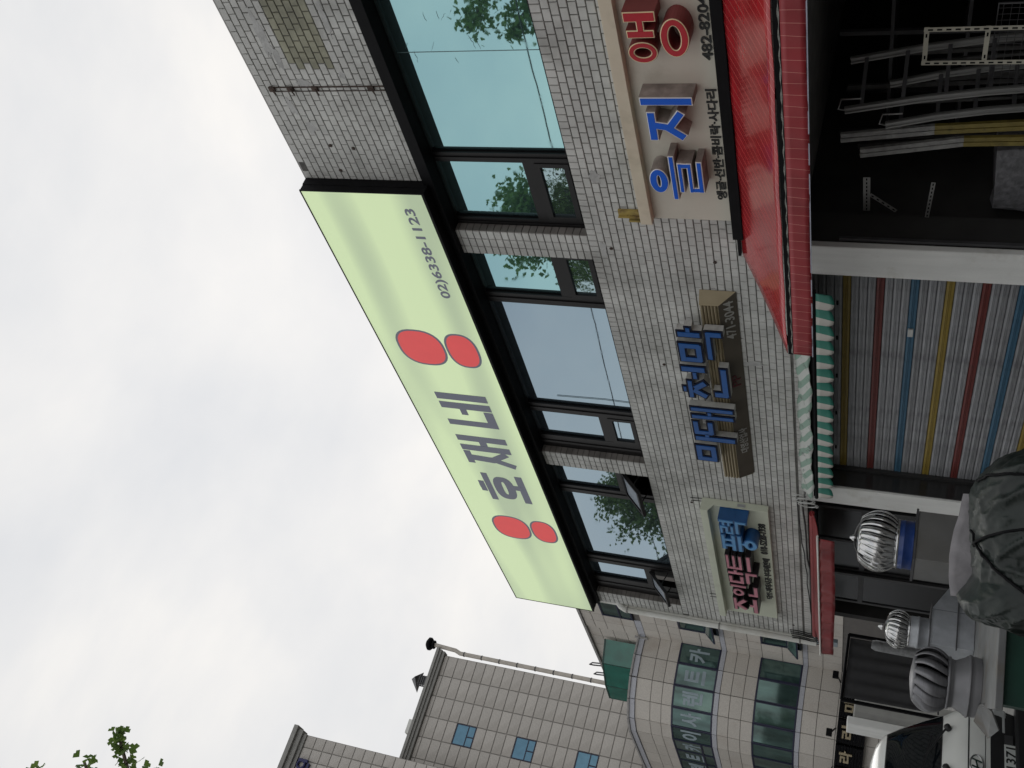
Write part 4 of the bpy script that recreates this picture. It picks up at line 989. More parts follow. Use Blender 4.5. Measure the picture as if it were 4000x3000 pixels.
def front_patch(z0, z1, m0, m1, off, nz=8, ny=14, bow=.0):
    mb = MB(); vs = []
    for i in range(nz + 1):
        s_ = i / nz; z = z0 + (z1 - z0) * s_; f, hw, r = fx(z); mm = m0 + (m1 - m0) * s_; h2 = hw - mm
        for j in range(ny + 1):
            u = -1 + 2 * j / ny; y = h2 * u; ex = max(0, abs(y) - (hw - r)); x = f - (r - math.sqrt(max(0, r * r - ex * ex))) if ex > 0 else f
            vs.append((XF + x + off, YC + y, z))
    mb.add(vs, [(i * (ny + 1) + j, i * (ny + 1) + j + 1, (i + 1) * (ny + 1) + j + 1, (i + 1) * (ny + 1) + j) for i in range(nz) for j in range(ny)], True); return mb
obj('windscreen', front_patch(1.22, 1.745, .10, .10, .008, 10, 20), wsg, tk)
o = obj('windscreen_seal', front_patch(1.205, 1.757, .088, .088, .004, 10, 20), dkpl, tk)
obj('cowl_groove', front_patch(.955, .968, .02, .02, .004, 1, 20), dkpl, tk)
obj('panel_line', front_patch(.80, .806, .03, .03, .004, 1, 20), M('panel_gap', (.03, .03, .03), .6), tk)
obj('grille', front_patch(.505, .755, .06, .06, .012, 3, 14), dkpl, tk)
mb = MB(); mb.box(XF - .2, XF + .10, YC - .84, YC + .84, .30, .52); obj('bumper', mb, dkpl, tk, .03)
for y in (-.62, .62): obj('headlight', B(XF - .05, XF + .052, YC + y - .16, YC + y + .16, .60, .74), M('headlight_glass', (.5, .52, .52), .15, spec=.8), tk, .02)
def wiper(y0, y1):
    mb = MB(); mb.lathe([(.035, 0), (.035, .05), (.02, .06)], (0, 0, 0), 10)
    o = obj('wiper', mb, dkpl, tk); o.location = (XF - .085, YC + y0, 1.15); o.rotation_euler = (0, rad(60), 0)
    m2 = MB(); m2.bar((XF - .06, YC + y0, 1.17), (XF - .145, YC + y1, 1.36), .022, .018); m2.bar((XF - .135, YC + y1 + .25, 1.31), (XF - .145, YC + y1 - .25, 1.40), .014, .02)
    obj('wiper_arm', m2, dkpl, tk)
wiper(.50, .16); wiper(-.02, -.38)
chr_ = M('chrome_badge', (.62, .63, .64), .12, metal=1.0)
mb = MB(); n_ = 32
for i in range(n_):
    pass
ell = []
for i in range(n_ + 1):
    a = 2 * math.pi * i / n_; ell.append((XF + .062, YC + .115 * math.cos(a), .885 + .062 * math.sin(a)))
mb.tube(ell, .009, 6, False)
for (ya, za, yb, zb) in ((-.058, .842, -.028, .932), (.028, .838, .058, .928)): mb.bar((XF + .066, YC + ya, za), (XF + .066, YC + yb, zb), .02, .012, up=(1, 0, 0))
mb.bar((XF + .066, YC - .045, .876), (XF + .066, YC + .045, .894), .016, .012, up=(1, 0, 0))
obj('badge', mb, chr_, tk)
plate = obj('number_plate', B(XF + .058, XF + .066, YC - .22, YC + .32, .505, .625), M('plate_white', (.66, .68, .66), .4), tk)
me = text_mesh('1371', .012, 1.0); xs = [v.co.x for v in me.vertices]; ys = [v.co.y for v in me.vertices]
for v in me.vertices:
    u = (v.co.x - min(xs)) / (max(xs) - min(xs)); w_ = (v.co.y - min(ys)) / (max(ys) - min(ys)); v.co = (XF + .0662 + .003 * (v.co.z + .5), YC + .03 + .26 * u, .52 + .09 * w_)
me.materials.clear(); link('plate_number', me, plate, inkb)
obj('hinge_block', B(XF + .05, XF + .07, YC + .325, YC + .44, .54, .62), steel, tk)
mb = MB(); mb.box(XF - 4.9, XF - 1.72, YC - .86, YC + .86, .62, .70); mb.box(XF - 4.9, XF - 1.72, YC - .86, YC - .83, .70, 1.0); mb.box(XF - 4.9, XF - 1.72, YC + .83, YC + .86, .70, 1.0); mb.box(XF - 4.9, XF - 4.87, YC - .83, YC + .83, .70, 1.0); mb.box(XF - 1.78, XF - 1.74, YC - .8, YC + .8, .7, 1.6)
obj('cargo_bed', mb, M('truck_bed_blue_grey', (.25, .27, .30), .5), tk)
mb = MB(); mb.box(XF - 4.8, XF - .3, YC - .4, YC + .4, .42, .60); obj('chassis', mb, dkpl, tk)
for (x, y) in ((-.55, .72), (-.55, -.72), (-3.6, .72), (-3.6, -.72)):
    mb = MB(); mb.lathe([(.18, -.09), (.30, -.09), (.325, -.06), (.325, .06), (.30, .09), (.18, .09)], (0, 0, 0), 24); o = obj('wheel', mb, M('tyre_rubber', (.02, .02, .02), .8), tk); o.location = (XF + x, YC + y, .325); o.rotation_euler = (rad(90), 0, 0)
    mb = MB(); mb.lathe([(.17, -.05), (.18, .07), (.05, .05)], (0, 0, 0), 20); r_ = obj('rim', mb, zinc, o)
mb = MB(); mb.bar((XF - .25, YC + .80, 1.25), (XF - .12, YC + 1.0, 1.3), .02, .02); mb.box(XF - .16, XF - .10, YC + .93, YC + 1.08, 1.15, 1.45); obj('mirror', mb, dkpl, tk, .01)

yaw = rad(20); tk.rotation_euler = (0, 0, yaw); pv = Vector((XF, YC, 0)); tk.location = pv - Matrix.Rotation(yaw, 3, 'Z') @ pv

# dark sliding doors at the back of the duct workshop front
gd = thing('sliding_door', 'dark glazed sliding door behind the steel vents', 'door')
dfr = M('dim_grey_door_frame', (.05, .05, .052), .45, metal=.4, var=.2)
for k_ in range(4):
    xa = -15.45 + k_ * .95; yk = 7.2 + .05 * (k_ % 2); mb = MB()
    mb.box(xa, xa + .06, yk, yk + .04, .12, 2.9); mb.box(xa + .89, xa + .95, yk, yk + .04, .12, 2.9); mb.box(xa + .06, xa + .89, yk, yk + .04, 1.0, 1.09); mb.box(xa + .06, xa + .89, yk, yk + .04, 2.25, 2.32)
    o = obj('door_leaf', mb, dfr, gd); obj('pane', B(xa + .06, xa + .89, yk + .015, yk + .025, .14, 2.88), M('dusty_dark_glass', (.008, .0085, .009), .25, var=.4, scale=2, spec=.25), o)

# dim stock leaning at the back of the right hand shop
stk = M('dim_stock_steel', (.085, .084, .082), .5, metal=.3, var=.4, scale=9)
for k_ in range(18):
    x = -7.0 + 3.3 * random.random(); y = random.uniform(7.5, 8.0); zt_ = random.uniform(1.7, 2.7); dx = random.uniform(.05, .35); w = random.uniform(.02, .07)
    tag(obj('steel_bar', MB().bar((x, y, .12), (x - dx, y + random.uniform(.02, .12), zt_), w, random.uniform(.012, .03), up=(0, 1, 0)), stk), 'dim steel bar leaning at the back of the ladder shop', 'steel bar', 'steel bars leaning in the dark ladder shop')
# ---------------------------------------------------------------- granite building with rounded corner
gran = M('beige_granite', (.56, .525, .475), .7, var=.12, scale=26, bump=.1, bscale=80, rnd=.05, dirt=(.30, .22, .16), dscale=.8, damt=.35, dlo=.55)
granb = M('grey_granite_band', (.47, .48, .52), .6, var=.1, scale=20, rnd=.03)
joint = M('dark_joint', (.15, .14, .13), .9)
navyf = M('navy_window_frame', (.012, .014, .045), .4)
gr_gl = M('green_glass_painted_reflections', (.075, .135, .125), .05, metal=.55, var=.5, scale=2.2, stretch=(1, 1, .25), spec=.9, dirt=(.16, .25, .22), dscale=.9, damt=.8, dlo=.5)  # lighter upright streaks put reflections into the glass colour
gb = thing('rounded_granite_building', 'beige granite office building with rounded corner and green ribbon windows', 'building')
WA = 16.5
path = [(-41.95, 16.5), (-41.95, 15.55)]
cx, cy, Rr = -44.0, 15.25, 2.05
for k_ in range(1, 5): a = rad(-2 - 22 * k_); path.append((cx + Rr * math.cos(a), cy + Rr * math.sin(a)))
path[1] = (-41.96, 15.6)
path = [(-41.95, 16.5), (-41.955, 15.6), (-42.12, 14.72), (-42.62, 13.98), (-43.38, 13.44), (-44.3, 13.20), (-45.6, 13.18), (-46.9, 13.17), (-48.2, 13.16), (-49.5, 13.16), (-50.8, 13.16)]
rows = [(0.1, .9), (.9, 1.7), (1.7, 2.5), (2.5, 3.3), (3.3, 4.03), (4.03, 4.60), (6.47, 6.94), (6.94, 7.43), (7.43, 7.87), (9.77, 10.2), (10.2, 10.67), (10.67, 11.31)]
bands = [(4.60, 4.80), (7.87, 8.08), (11.31, 11.55)]
wins = [(4.80, 6.47), (8.08, 9.77)]
def facet(a, b, off=0.0):
    a, b = Vector((*a, 0)), Vector((*b, 0)); d = (b - a).normalized(); nrm = Vector((-d.y, d.x, 0))
    if nrm.dot(-(a + b) / 2) < 0: nrm = -nrm
    return a, b, d, nrm
def slab(mb, a, b, nrm, z0, z1, d0, d1, g_=.012):
    L = (b - a).length; d = (b - a).normalized(); A = a + d * g_; Bv = b - d * g_
    vs = [A + nrm * d0, Bv + nrm * d0, Bv + nrm * d1, A + nrm * d1]; vs = [(v.x, v.y, z0 + g_) for v in vs] + [(v.x, v.y, z1 - g_) for v in vs]
    return mb.add(vs, [(0,3,2,1), (4,5,6,7), (0,1,5,4), (1,2,6,5), (2,3,7,6), (3,0,4,7)])
core = MB(); n_ = len(path); poly = path + [(-50.8, 24), (-33, 24), (-33, 16.5)]
core.prism(poly, lambda a, b, w: (a, b, w), 0, 11.54)
core.box(-50.6, -33, 16.55, 24, 11.55, 13.95)
obj('core', core, joint, gb)
for i in range(len(path) - 1):
    a, b, d, nrm = facet(path[i], path[i + 1])
    for (z0, z1) in rows: obj('granite_panel', slab(MB(), a, b, nrm, z0, z1, 0, .03), gran, gb)
    for (z0, z1) in bands: obj('band_panel', slab(MB(), a, b, nrm, z0, z1, 0, .045 if z1 < 11 else .08), granb, gb)
    for wi, (z0, z1) in enumerate(wins):
        mb = MB(); L = (b - a).length
        slab(mb, a, a + d * .05, nrm, z0, z1, 0, .05, 0); slab(mb, b - d * .05, b, nrm, z0, z1, 0, .05, 0); slab(mb, a + d * .05, b - d * .05, nrm, z0, z0 + .06, 0, .05, 0); slab(mb, a + d * .05, b - d * .05, nrm, z1 - .06, z1, 0, .05, 0)
        w = obj('ribbon_window', mb, navyf, gb)
        obj('pane', slab(MB(), a + d * .05, b - d * .05, nrm, z0 + .06, z1 - .06, .0, .022, 0), gr_gl, w)
        if wi == 1 and i < 8:
            me = text_mesh('카트렌사이카트렌'[i], .03, 1.0); xs = [v.co.x for v in me.vertices]; ys = [v.co.y for v in me.vertices]
            ax, bx, ay, by = min(xs), max(xs), min(ys), max(ys); m0 = .16 if i < 5 else .28
            for v in me.vertices:
                u = 1 - (v.co.x - ax) / (bx - ax); w_ = (v.co.y - ay) / (by - ay)
                p = a + d * (m0 + u * (L - 2 * m0)) + nrm * (.024 + .006 * (v.co.z + .5)); v.co = (p.x, p.y, z0 + .45 + w_ * .85)
            me.materials.clear(); link('window_letter', me, w, M('frosted_letter', (.30, .37, .41), .6))
        if wi == 1 and i >= 5:
            mb = MB(); slab(mb, a + d * .06, b - d * .06, nrm, z0 + .45, z0 + .52, .022, .055, 0); obj('sash_bar', mb, navyf, w)
        if False:
            obj('blind', slab(MB(), a + d * .12, b - d * .3, nrm, z0 + .9, z1 - .3, .0225, .0232, 0), M('pale_blind_behind_glass', (.16, .24, .22), .3, var=.4, scale=6, stretch=(1, 1, 8)), w)
# wall set back beside the rounded corner
zr = [3.3, 4.03, 4.60, 4.80, 5.6, 6.41, 6.94, 7.43, 7.87, 8.08, 8.9, 9.72, 10.2, 10.67, 11.31, 11.62, 12.2, 12.97, 13.5, 13.95]
xs_ = [-41.93, -41.15, -40.42, -39.45, -38.5, -37.4, -36.4]
for j in range(len(zr) - 1):
    for i in range(len(xs_) - 1):
        xa, xb = xs_[i], xs_[i + 1]; zz = (zr[j] + zr[j + 1]) / 2
        inwin = i >= 2 and i <= 3 and (4.8 < zz < 6.41 or 8.08 < zz < 9.72 or 11.4 < zz < 12.97)
        if inwin: continue
        mt = granb if (round(zr[j], 2), round(zr[j + 1], 2)) in ((4.60, 4.80), (7.87, 8.08), (11.31, 11.62)) else gran
        obj('granite_panel', slab(MB(), Vector((xb, WA, 0)), Vector((xa, WA, 0)), Vector((0, -1, 0)), zr[j], zr[j + 1], 0, .03), mt, gb)
for (za, zb_) in ((4.84, 6.41), (8.08, 9.70), (11.62, 12.97)):
    mb = MB(); x0, x1 = -40.40, -38.52; y0, y1 = 16.44, 16.52
    mb.box(x0, x1, y0, y1, za, za + .07); mb.box(x0, x1, y0, y1, zb_ - .07, zb_); mb.box(x0, x0 + .07, y0, y1, za + .07, zb_ - .07); mb.box(x1 - .07, x1, y0, y1, za + .07, zb_ - .07); mb.box(x0 + .07, x1 - .07, y0, y1, za + .50, za + .57)
    w = obj('side_window', mb, navyf, gb)
    obj('pane', B(x0 + .07, x1 - .07, 16.47, 16.485, za + .57, zb_ - .07), gr_gl, w)
    if za < 11:
        O = (16.44, za + .50); sb = MB()
        sb.add([(x0 + .05, 16.44, za + .50), (x1 - .05, 16.44, za + .50), (x1 - .05, 16.08, za + .10), (x0 + .05, 16.08, za + .10)], [(0, 1, 2, 3)])
        o = obj('open_sash', sb, gr_gl, w); so = o.modifiers.new('s', 'SOLIDIFY'); so.thickness = .03
        mb = MB(); mb.bar((x0 + .05, 16.43, za + .5), (x0 + .05, 16.07, za + .10), .06, .06); mb.bar((x1 - .05, 16.43, za + .5), (x1 - .05, 16.07, za + .10), .06, .06); mb.bar((x0 + .05, 16.07, za + .1), (x1 - .05, 16.07, za + .1), .06, .06); obj('sash_rim', mb, navyf, w)
        obj('dark_opening', B(x0 + .07, x1 - .07, 16.49, 16.495, za + .07, za + .5), blackm, w)
    else: obj('pane', B(x0 + .07, x1 - .07, 16.47, 16.485, za + .07, za + .5), gr_gl, w)
for (z0, z1) in ((11.62, 12.2), (12.2, 12.8), (12.8, 13.4), (13.4, 13.95)):
    for i in range(8): obj('granite_panel', slab(MB(), Vector((-41.95 - i * 1.0, WA + .05, 0)), Vector((-42.95 - i * 1.0, WA + .05, 0)), Vector((0, -1, 0)), z0, z1, 0, .03), gran, gb)
obj('roof_edge', B(-50.6, -33, 16.40, 16.62, 13.955, 14.06), conc, gb)
mb = MB()
for i in range(len(path) - 1):
    a, b, d, nrm = facet(path[i], path[i + 1]); slab(mb, a, b, nrm, 11.55, 11.63, -.15, .13, 0)
obj('parapet_cap', mb, conc, gb)
mb = MB(); mb.tube([(-41.90, 16.36, 11.2), (-41.90, 16.36, 11.75)], .06, 8); 
obj('drain_stub', mb, conc, gb)
bal = M('green_glass_balustrade', (.015, .14, .105), .05, var=.2, scale=2, spec=.8)
pts = [(-42.85, 16.38), (-43.45, 15.5), (-44.9, 15.05), (-46.2, 14.95)]
mb = MB()
for a, b in zip(pts, pts[1:]): mb.bar((*a, 13.23), (*b, 13.23), .07, .07)
for a in pts[1:]: mb.bar((*a, 11.6), (*a, 13.2), .05, .05, up=(1, 0, 0))
rail = obj('balustrade_rail', mb, M('dark_green_rail', (.012, .05, .04), .4), gb)
for a, b in zip(pts, pts[1:]):
    a3, b3, d, nrm = facet(a, b); obj('glass_panel', slab(MB(), a3, b3, nrm, 11.62, 13.2, 0, .02, .0), bal, rail)
for x in (-46.6, -47.8):
    mb = MB(); mb.tube([(x, 16.6, 14.0), (x, 16.55, 14.55), (x - .15, 16.5, 14.7), (x - .3, 16.55, 14.55), (x - .3, 16.6, 14.0)], .035, 8); obj('ladder_hoop', mb, steel, gb)
# ground floor shop front of that building
fs_ = thing('black_shop_fascia', 'black ribbed shop fascia with gold letters at foot of granite building', 'sign')
mb = MB()
for i in range(len(path) - 1):
    a, b, d, nrm = facet(path[i], path[i + 1])
    for q in range(10):
        slab(mb, a, b, nrm, 2.2 + q * .105, 2.29 + q * .105, .035, .30, 0)
o = obj('ribbed_fascia', mb, blackm, fs_)
gold = M('pale_gold_letter', (.36, .30, .19), .5)
for i, ch in ((3, '라'), (2, '러'), (1, '마')):
    a, b, d, nrm = facet(path[i], path[i + 1]); L = (b - a).length
    me = text_mesh(ch, .03, 1.0); xs = [v.co.x for v in me.vertices]; ys = [v.co.y for v in me.vertices]; ax, bx, ay, by = min(xs), max(xs), min(ys), max(ys)
    for v in me.vertices:
        u = 1 - (v.co.x - ax) / (bx - ax); w_ = (v.co.y - ay) / (by - ay); p = a + d * (.2 + u * (L - .4)) + nrm * (.302 + .05 * (v.co.z + .5)); v.co = (p.x, p.y, 2.6 + w_ * .48)
    me.materials.clear(); link('letter', me, fs_, gold)
mb = MB(); c_ = Vector((-46.3, 12.84, 2.75))
for q in range(4): mb.tube([c_ + Vector((-.3 + .2 * q + .05 * math.sin(s_ * 1.3), 0, -.3 + .08 * s_)) for s_ in range(8)], .03, 6)
obj('gold_emblem', mb, M('amber_emblem', (.45, .30, .06), .4), fs_)
for i, s0 in enumerate((0, 2, 4, 6)):
    a, b, d, nrm = facet(path[s0], path[s0 + 1]); c = (a + b) / 2
    fl = thing('floodlight', ['floodlight above the black fascia nearest the tiled building', 'second floodlight above the black fascia', 'third floodlight above the black fascia', 'floodlight above the black fascia beside the amber emblem'][i], 'light', 'floodlights over the black fascia')
    p = c + nrm * .75; mb = MB(); mb.bar((c.x, c.y, 3.30), (p.x, p.y, 3.45), .04, .04); obj('arm', mb, blackm, fl)
    mb = MB(); mb.obox((p.x, p.y, 3.5), (.28, .16, .22), Matrix.Rotation(math.atan2(d.y, d.x), 3, 'Z')); obj('lamp_body', mb, blackm, fl, .02)
# things between the tiled building and the granite one
ct = thing('grey_curtain', 'dark grey fabric side curtain hanging from a black rail', 'curtain')
mb = MB(); vs = []
for i in range(41):
    s_ = i / 40; y = 7.55 - 1.05 * s_
    for j in range(9): q = j / 8; vs.append((-17.6 - .03 * math.sin(s_ * 30) * (.3 + q) , y, 2.42 - 1.3 * q))
mb.add(vs, [(i * 9 + j, (i + 1) * 9 + j, (i + 1) * 9 + j + 1, i * 9 + j + 1) for i in range(40) for j in range(8)], True)
o = obj('fabric', mb, M('charcoal_fabric', (.055, .055, .058), .8, var=.15, bump=.2, bscale=20), ct); so = o.modifiers.new('s', 'SOLIDIFY'); so.thickness = .005
mb = MB(); mb.tube([(-17.58, 7.6, 2.45), (-17.58, 6.45, 2.45)], .025, 8); mb.bar((-17.6, 7.6, .12), (-17.6, 7.6, 2.45), .05, .05, up=(1, 0, 0)); mb.bar((-17.6, 6.45, .12), (-17.6, 6.45, 2.45), .05, .05, up=(1, 0, 0)); obj('rail', mb, blackm, ct)
wp = thing('white_gate_pier', 'stained white pier standing behind the truck cab', 'pier')
pgm = M('stained_grey_white', (.44, .44, .42), .8, var=.12, dirt=(.2, .19, .16), dscale=2, damt=.6, streak=.2); obj('pier_block', B(-21.2, -20.72, 7.30, 7.80, .12, 2.30), pgm, wp, .03); obj('pier_cap', B(-21.22, -20.66, 7.14, 7.29, .12, 2.40), whitep, wp, .02)
sp = thing('wrapped_duct', 'silver insulation wrapped duct beside the grey curtain', 'duct')
mb = MB(); mb.tube([(-16.36, 6.97, 2.06), (-16.36, 6.965, 2.0), (-16.36, 6.96, 1.9), (-16.36, 6.94, .2)], [.06, .085, .085, .085], 12); obj('insulation', mb, M('silver_foil', (.24, .245, .25), .5, metal=.2, var=.25, scale=20, bump=.6, bscale=25), sp)
lp = tag(obj('pale_blue_panel', B(-16.12, -15.95, 6.72, 6.78, 2.55, 2.9), M('pale_blue_paint', (.30, .36, .40), .6, var=.15, dirt=(.25, .26, .26), dscale=6, damt=.6)), 'flaking pale blue panel at the left end of the tiled wall', 'panel')

# ---------------------------------------------------------------- far granite blocks
fgran = M('grey_beige_granite', (.53, .50, .46), .75, var=.1, scale=18, rnd=.05, bump=.05, dirt=(.24, .215, .18), dscale=.7, damt=.4)
fj = M('grey_joint', (.30, .285, .262), .9); corn = M('grey_cornice', (.30, .295, .275), .7, var=.1)
bgl = M('blue_sky_glass', (.10, .20, .28), .05, metal=.75, var=.08)
fb = thing('far_granite_block', 'distant grey beige granite block with small square blue windows', 'building')
FX = -53.0
obj('core', B(-66, FX - .02, 6, 17.6, 0, 24.5), fj, fb)
def gridwall(parent, X, ylist, zlist, skip, mt):
    sh_ = {}
    for j in range(len(zlist) - 1):
        for i in range(len(ylist) - 1):
            y0, y1, z0, z1 = ylist[i], ylist[i + 1], zlist[j], zlist[j + 1]
            if skip((y0 + y1) / 2, (z0 + z1) / 2): continue
            key = (round(y1 - y0, 3), round(z1 - z0, 3))
            if key not in sh_:
                a, b = key[0] / 2 - .03, key[1] / 2 - .026; m_ = MB().box(-.02, .012, -a, a, -b, b); sh_[key] = m_.mesh('granite_panel'); sh_[key].materials.append(mt)
            o = link('granite_panel', sh_[key], parent); o.location = (X, (y0 + y1) / 2, (z0 + z1) / 2)
ys_ = sorted([17.6, 16.44, 15.28, 14.13, 13.0, 11.87, 10.74])
zs_ = sorted([24.55] + [24.2975 - .5625 * i for i in range(0, 22)])
wz = [(21.485, 22.61), (18.11, 19.235), (14.735, 15.86)]
gridwall(fb, FX, ys_, zs_, lambda y, z: 13.0 < y < 14.13 and any(a < z < b for a, b in wz), fgran)
for (a, b) in wz:
    mb = MB(); mb.box(FX - .02, FX + .02, 13.0, 14.13, a, a + .05); mb.box(FX - .02, FX + .02, 13.0, 14.13, b - .05, b); mb.box(FX - .02, FX + .02, 13.0, 13.05, a + .05, b - .05); mb.box(FX - .02, FX + .02, 14.08, 14.13, a + .05, b - .05); mb.box(FX - .02, FX + .02, 13.05, 14.08, a + .40, a + .45); mb.box(FX - .02, FX + .02, 13.5, 13.56, a + .05, a + .40)
    w = obj('window', mb, navyf, fb); obj('pane', B(FX - .02, FX + .0, 13.05, 14.08, a + .05, b - .05), bgl, w)
mb = MB(); mb.box(FX - .3, FX + .18, 6, 17.75, 24.56, 24.72); mb.box(FX - .3, FX + .28, 6, 17.8, 24.725, 24.86); mb.box(FX - .3, FX + .38, 6, 17.85, 24.865, 25.02); obj('cornice', mb, corn, fb)
mb = MB(); mb.tube([(FX + .05, 17.85, 13.5), (FX + .05, 17.85, 23.7), (FX + .1, 17.95, 24.0), (FX + .2, 18.0, 25.3)], .12, 10); o = obj('flue_pipe', mb, M('beige_pipe', (.55, .51, .45), .6), fb)
mb = MB(); mb.lathe([(.30, 0), (.36, .06), (.36, .18), (.2, .3), (.06, .34)], (FX + .2, 18.0, 25.45), 14); mb.lathe([(.2, -.2), (.24, -.18), (.24, -.08), (.2, -.06)], (FX + .2, 18.0, 25.45), 14); obj('flue_cap', mb, blackm, o)
mb = MB()
for z in [14 + 1.05 * i for i in range(10)]: mb.lathe([(.125, -.03), (.135, -.03), (.135, .03), (.125, .03)], (FX + .05, 17.85, z), 10)
obj('pipe_clip', mb, steel, o)
mb = MB(); mb.add([(FX - .6, 15.4, 25.7), (FX - .6, 16.6, 25.7), (FX + .3, 16.0, 25.75), (FX - .3, 16.0, 26.15)], [(0, 1, 2), (0, 3, 1), (1, 3, 2), (2, 3, 0)]); mb.box(FX - .3, FX - .2, 15.7, 15.75, 25, 25.7); mb.box(FX - .3, FX - .2, 16.25, 16.3, 25, 25.7)
for q in range(5): mb.box(FX - .25, FX + .0, 15.75, 16.25, 25.08 + q * .12, 25.13 + q * .12)
obj('roof_vent', mb, steel, fb)
obj('air_unit', B(FX - .5, FX + .1, 13.0, 13.75, 25.03, 25.32), pipew, fb)
fw = thing('far_tower_block', 'taller distant granite block with navy letters under its cornice', 'building')
WX = -51.5
obj('core', B(-60, WX - .02, -6, 11.36, 0, 29.98), fj, fw)
ys_ = sorted([11.36 - .645 * i for i in range(0, 5)]); zs_ = sorted([30.0 - .59 * i for i in range(0, 15)])
gridwall(fw, WX, ys_, zs_, lambda y, z: False, fgran)
mb = MB(); mb.box(WX - .3, WX + .1, -6, 11.37, 30.0, 30.2); mb.box(WX - .3, WX + .25, -6, 11.5, 30.205, 30.5); mb.box(WX - .3, WX + .42, -6, 11.65, 30.505, 30.75); obj('cornice', mb, corn, fw)
nv = M('navy_letter', (.02, .022, .10), .4)
mb = MB(); mb.obox((WX + .1, 10.04, 29.62), (.14, .16, .56), Matrix.Identity(3)); mb.obox((WX + .1, 9.75, 29.25), (.14, .42, .14), Matrix.Identity(3))
rg = [(WX + .1, 9.83 + .21 * math.cos(2 * math.pi * i / 20), 29.68 + .21 * math.sin(2 * math.pi * i / 20)) for i in range(21)]; mb.tube(rg, .075, 8, False)
obj('letter', mb, nv, fw, .02)

# ---------------------------------------------------------------- ginkgo trees along the camera-side pavement
leafm = bpy.data.materials.new('ginkgo_leaf'); leafm.use_nodes = True; t_ = leafm.node_tree; b_ = t_.nodes['Principled BSDF']
g_ = t_.nodes.new('ShaderNodeNewGeometry'); rp = t_.nodes.new('ShaderNodeValToRGB'); rp.color_ramp.elements[0].color = (.07, .135, .03, 1); rp.color_ramp.elements[1].color = (.18, .27, .065, 1)
t_.links.new(g_.outputs['Random Per Island'], rp.inputs[0]); t_.links.new(rp.outputs[0], b_.inputs['Base Color']); b_.inputs['Roughness'].default_value = .55
tl = t_.nodes.new('ShaderNodeBsdfTranslucent'); t_.links.new(rp.outputs[0], tl.inputs[0]); ms = t_.nodes.new('ShaderNodeMixShader'); ms.inputs[0].default_value = .42
t_.links.new(b_.outputs[0], ms.inputs[1]); t_.links.new(tl.outputs[0], ms.inputs[2]); t_.links.new(ms.outputs[0], t_.nodes['Material Output'].inputs[0])
bark = M('grey_bark', (.13, .105, .085), .95, var=.3, scale=12, bump=.8, bscale=14)
def leaf(mb, p, s_):
    d = Vector((random.uniform(-1, 1), random.uniform(-1, 1), random.uniform(-.9, .5))).normalized(); u = d.cross(Vector((random.uniform(-1, 1), random.uniform(-1, 1), random.uniform(-1, 1)))).normalized(); n3 = d.cross(u)
    p = Vector(p); q = p + d * s_ * .45
    vs = [q, q + d * s_ * .55 + u * s_ * .62, q + d * s_ * .85 + u * s_ * .22 + n3 * s_ * .08, q + d * s_ * .68, q + d * s_ * .85 - u * s_ * .22 + n3 * s_ * .08, q + d * s_ * .55 - u * s_ * .62]
    mb.add(vs, [(0, 1, 2, 3), (0, 3, 4, 5)])
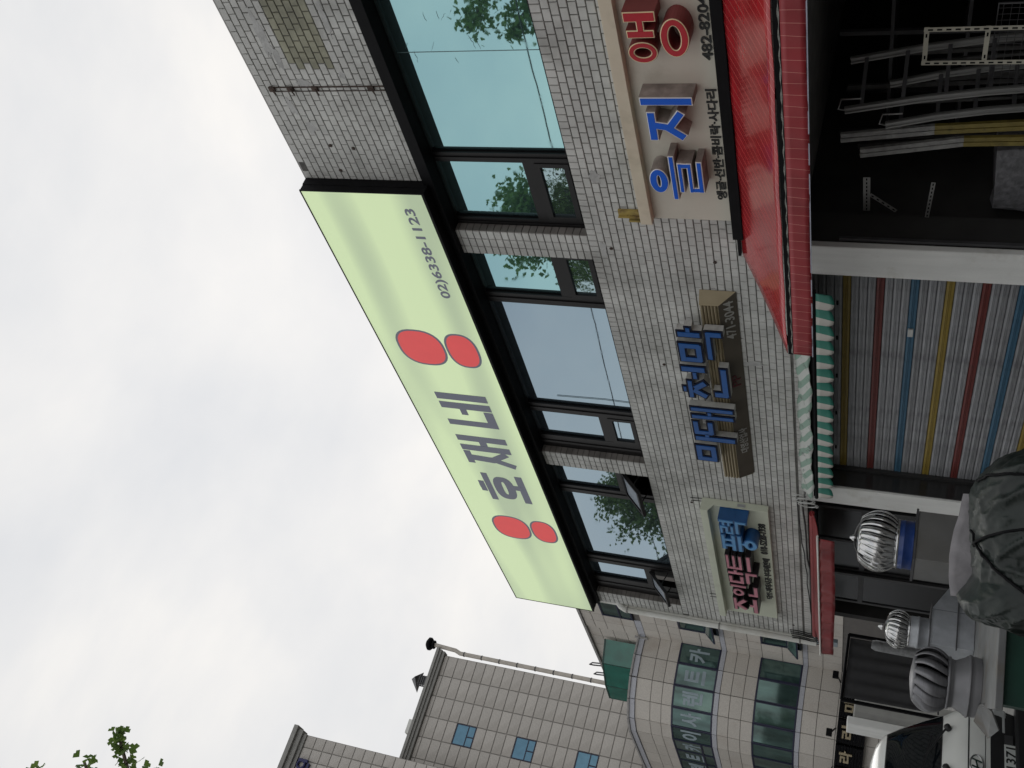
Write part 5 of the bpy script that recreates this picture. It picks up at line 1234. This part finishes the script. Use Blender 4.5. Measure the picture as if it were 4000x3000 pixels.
def ginkgo(label, base, h, R, ztop_c, nbr, nleaf, extra=()):
    tr = thing('ginkgo_tree', label, 'tree', 'ginkgo street trees')
    bx, by = base; mb = MB()
    mb.tube([(bx, by, .0), (bx + .03, by, 1.5), (bx - .04, by + .03, h * .45), (bx + .05, by - .02, h * .75), (bx, by, h)], [.20, .15, .12, .07, .02], 10)
    tips = []
    for i in range(nbr):
        s_ = .38 + .6 * (i + random.random()) / nbr; z0 = h * s_; a = i * 2.4 + random.uniform(-.4, .4); ln = R * (1.08 - .75 * max(0, (s_ - .5) / .5)) * random.uniform(.7, 1.1)
        p0 = Vector((bx, by, z0)); p2 = p0 + Vector((math.cos(a) * ln, math.sin(a) * ln, ln * random.uniform(.25, .6))); p1 = p0.lerp(p2, .5) + Vector((0, 0, -.05 * ln))
        mb.tube([p0, p1, p2], [.05, .03, .012], 6); tips.append((p0, p1, p2))
    for ex in extra:
        p0 = Vector((bx, by, ex[2] - 2.0)); p2 = Vector(ex[:3]); p1 = p0.lerp(p2, .55) + Vector((0, 0, -.1)); mb.tube([p0, p1, p2], [.05, .03, .012], 6); tips.append((p0, p1, p2, ex[3], ex[4]))
    obj('trunk', mb, bark, tr)
    lv = MB()
    for tp in tips:
        p0, p1, p2 = tp[:3]; m_ = nleaf // len(tips) if len(tp) == 3 else tp[3]
        for k_ in range(m_):
            s_ = random.random() ** .6; c = (p0.lerp(p1, s_ * 2) if s_ < .5 else p1.lerp(p2, s_ * 2 - 1)) if len(tp) == 3 else p1.lerp(p2, s_)
            sp_ = .21 if len(tp) == 3 else tp[4] * (1.3 - s_)
            leaf(lv, c + Vector((random.gauss(0, sp_), random.gauss(0, sp_), random.gauss(0, sp_ * .8))), random.uniform(.075, .12) if len(tp) == 3 or tp[3] > 200 else random.uniform(.05, .078))
    o = obj('crown', lv, leafm, tr); return tr
ginkgo('ginkgo tree whose leafy tips enter the picture beside the sky', (-7.7, -.75), 9.4, 1.35, 9.5, 24, 8000, [(-7.87, 1.38, 7.92, 170, .075), (-8.12, 1.22, 7.60, 110, .075), (-7.60, .92, 8.30, 110, .075), (-7.80, 1.08, 8.05, 110, .08), (-8.02, 1.18, 7.72, 110, .08), (-10.35, -.7, 8.9, 420, .26), (-10.1, -.6, 9.6, 420, .30), (-9.9, -.8, 8.3, 380, .24)])
ginkgo('ginkgo tree mirrored in the narrow window by the light box end', (-14.6, -.3), 10.0, 1.8, 9, 40, 19000)
ginkgo('ginkgo tree mirrored in the far window with open sashes', (-25.2, -.2), 9.6, 2.05, 9, 34, 14000)
ginkgo('smaller ginkgo tree mirrored low in the far window', (-31.0, -.3), 8.2, 2.0, 8, 26, 8000)

# ---------------------------------------------------------------- unseen block behind the camera, added to cut low sky light on the street
ab = thing('added_sky_blocker', 'unseen plain grey block added across the street to block low sky light', 'building')
obj('wall', B(-48, 24, -40, -24, 0, 9.5), M('plain_render', (.38, .375, .36), .9, var=.15, scale=.4), ab)
for fl in range(2):
    for q in range(11):
        x = -46 + q * 6.3; obj('window', B(x, x + 4.0, -23.99, -23.95, 1.4 + fl * 3.6, 3.0 + fl * 3.6), M('dull_window', (.05, .055, .06), .1), ab)

# overhead wire along the street, mirrored as a fine line in the windows
tag(obj('overhead_wire', MB().tube(sag((-70, .1, 8.5), (-22, .1, 8.5), 60, .25, 0) + sag((-22, .1, 8.5), (30, .1, 8.4), 80, .3, 0)[1:], .012, 6), cabm), 'thin overhead wire mirrored as a line across the windows', 'wire')
obj('film_seam', MB().box(-5.078, -5.072, 6.8375, 6.8398, 4.99, 6.32), M('film_seam_line', (.16, .24, .25), .5), bld)
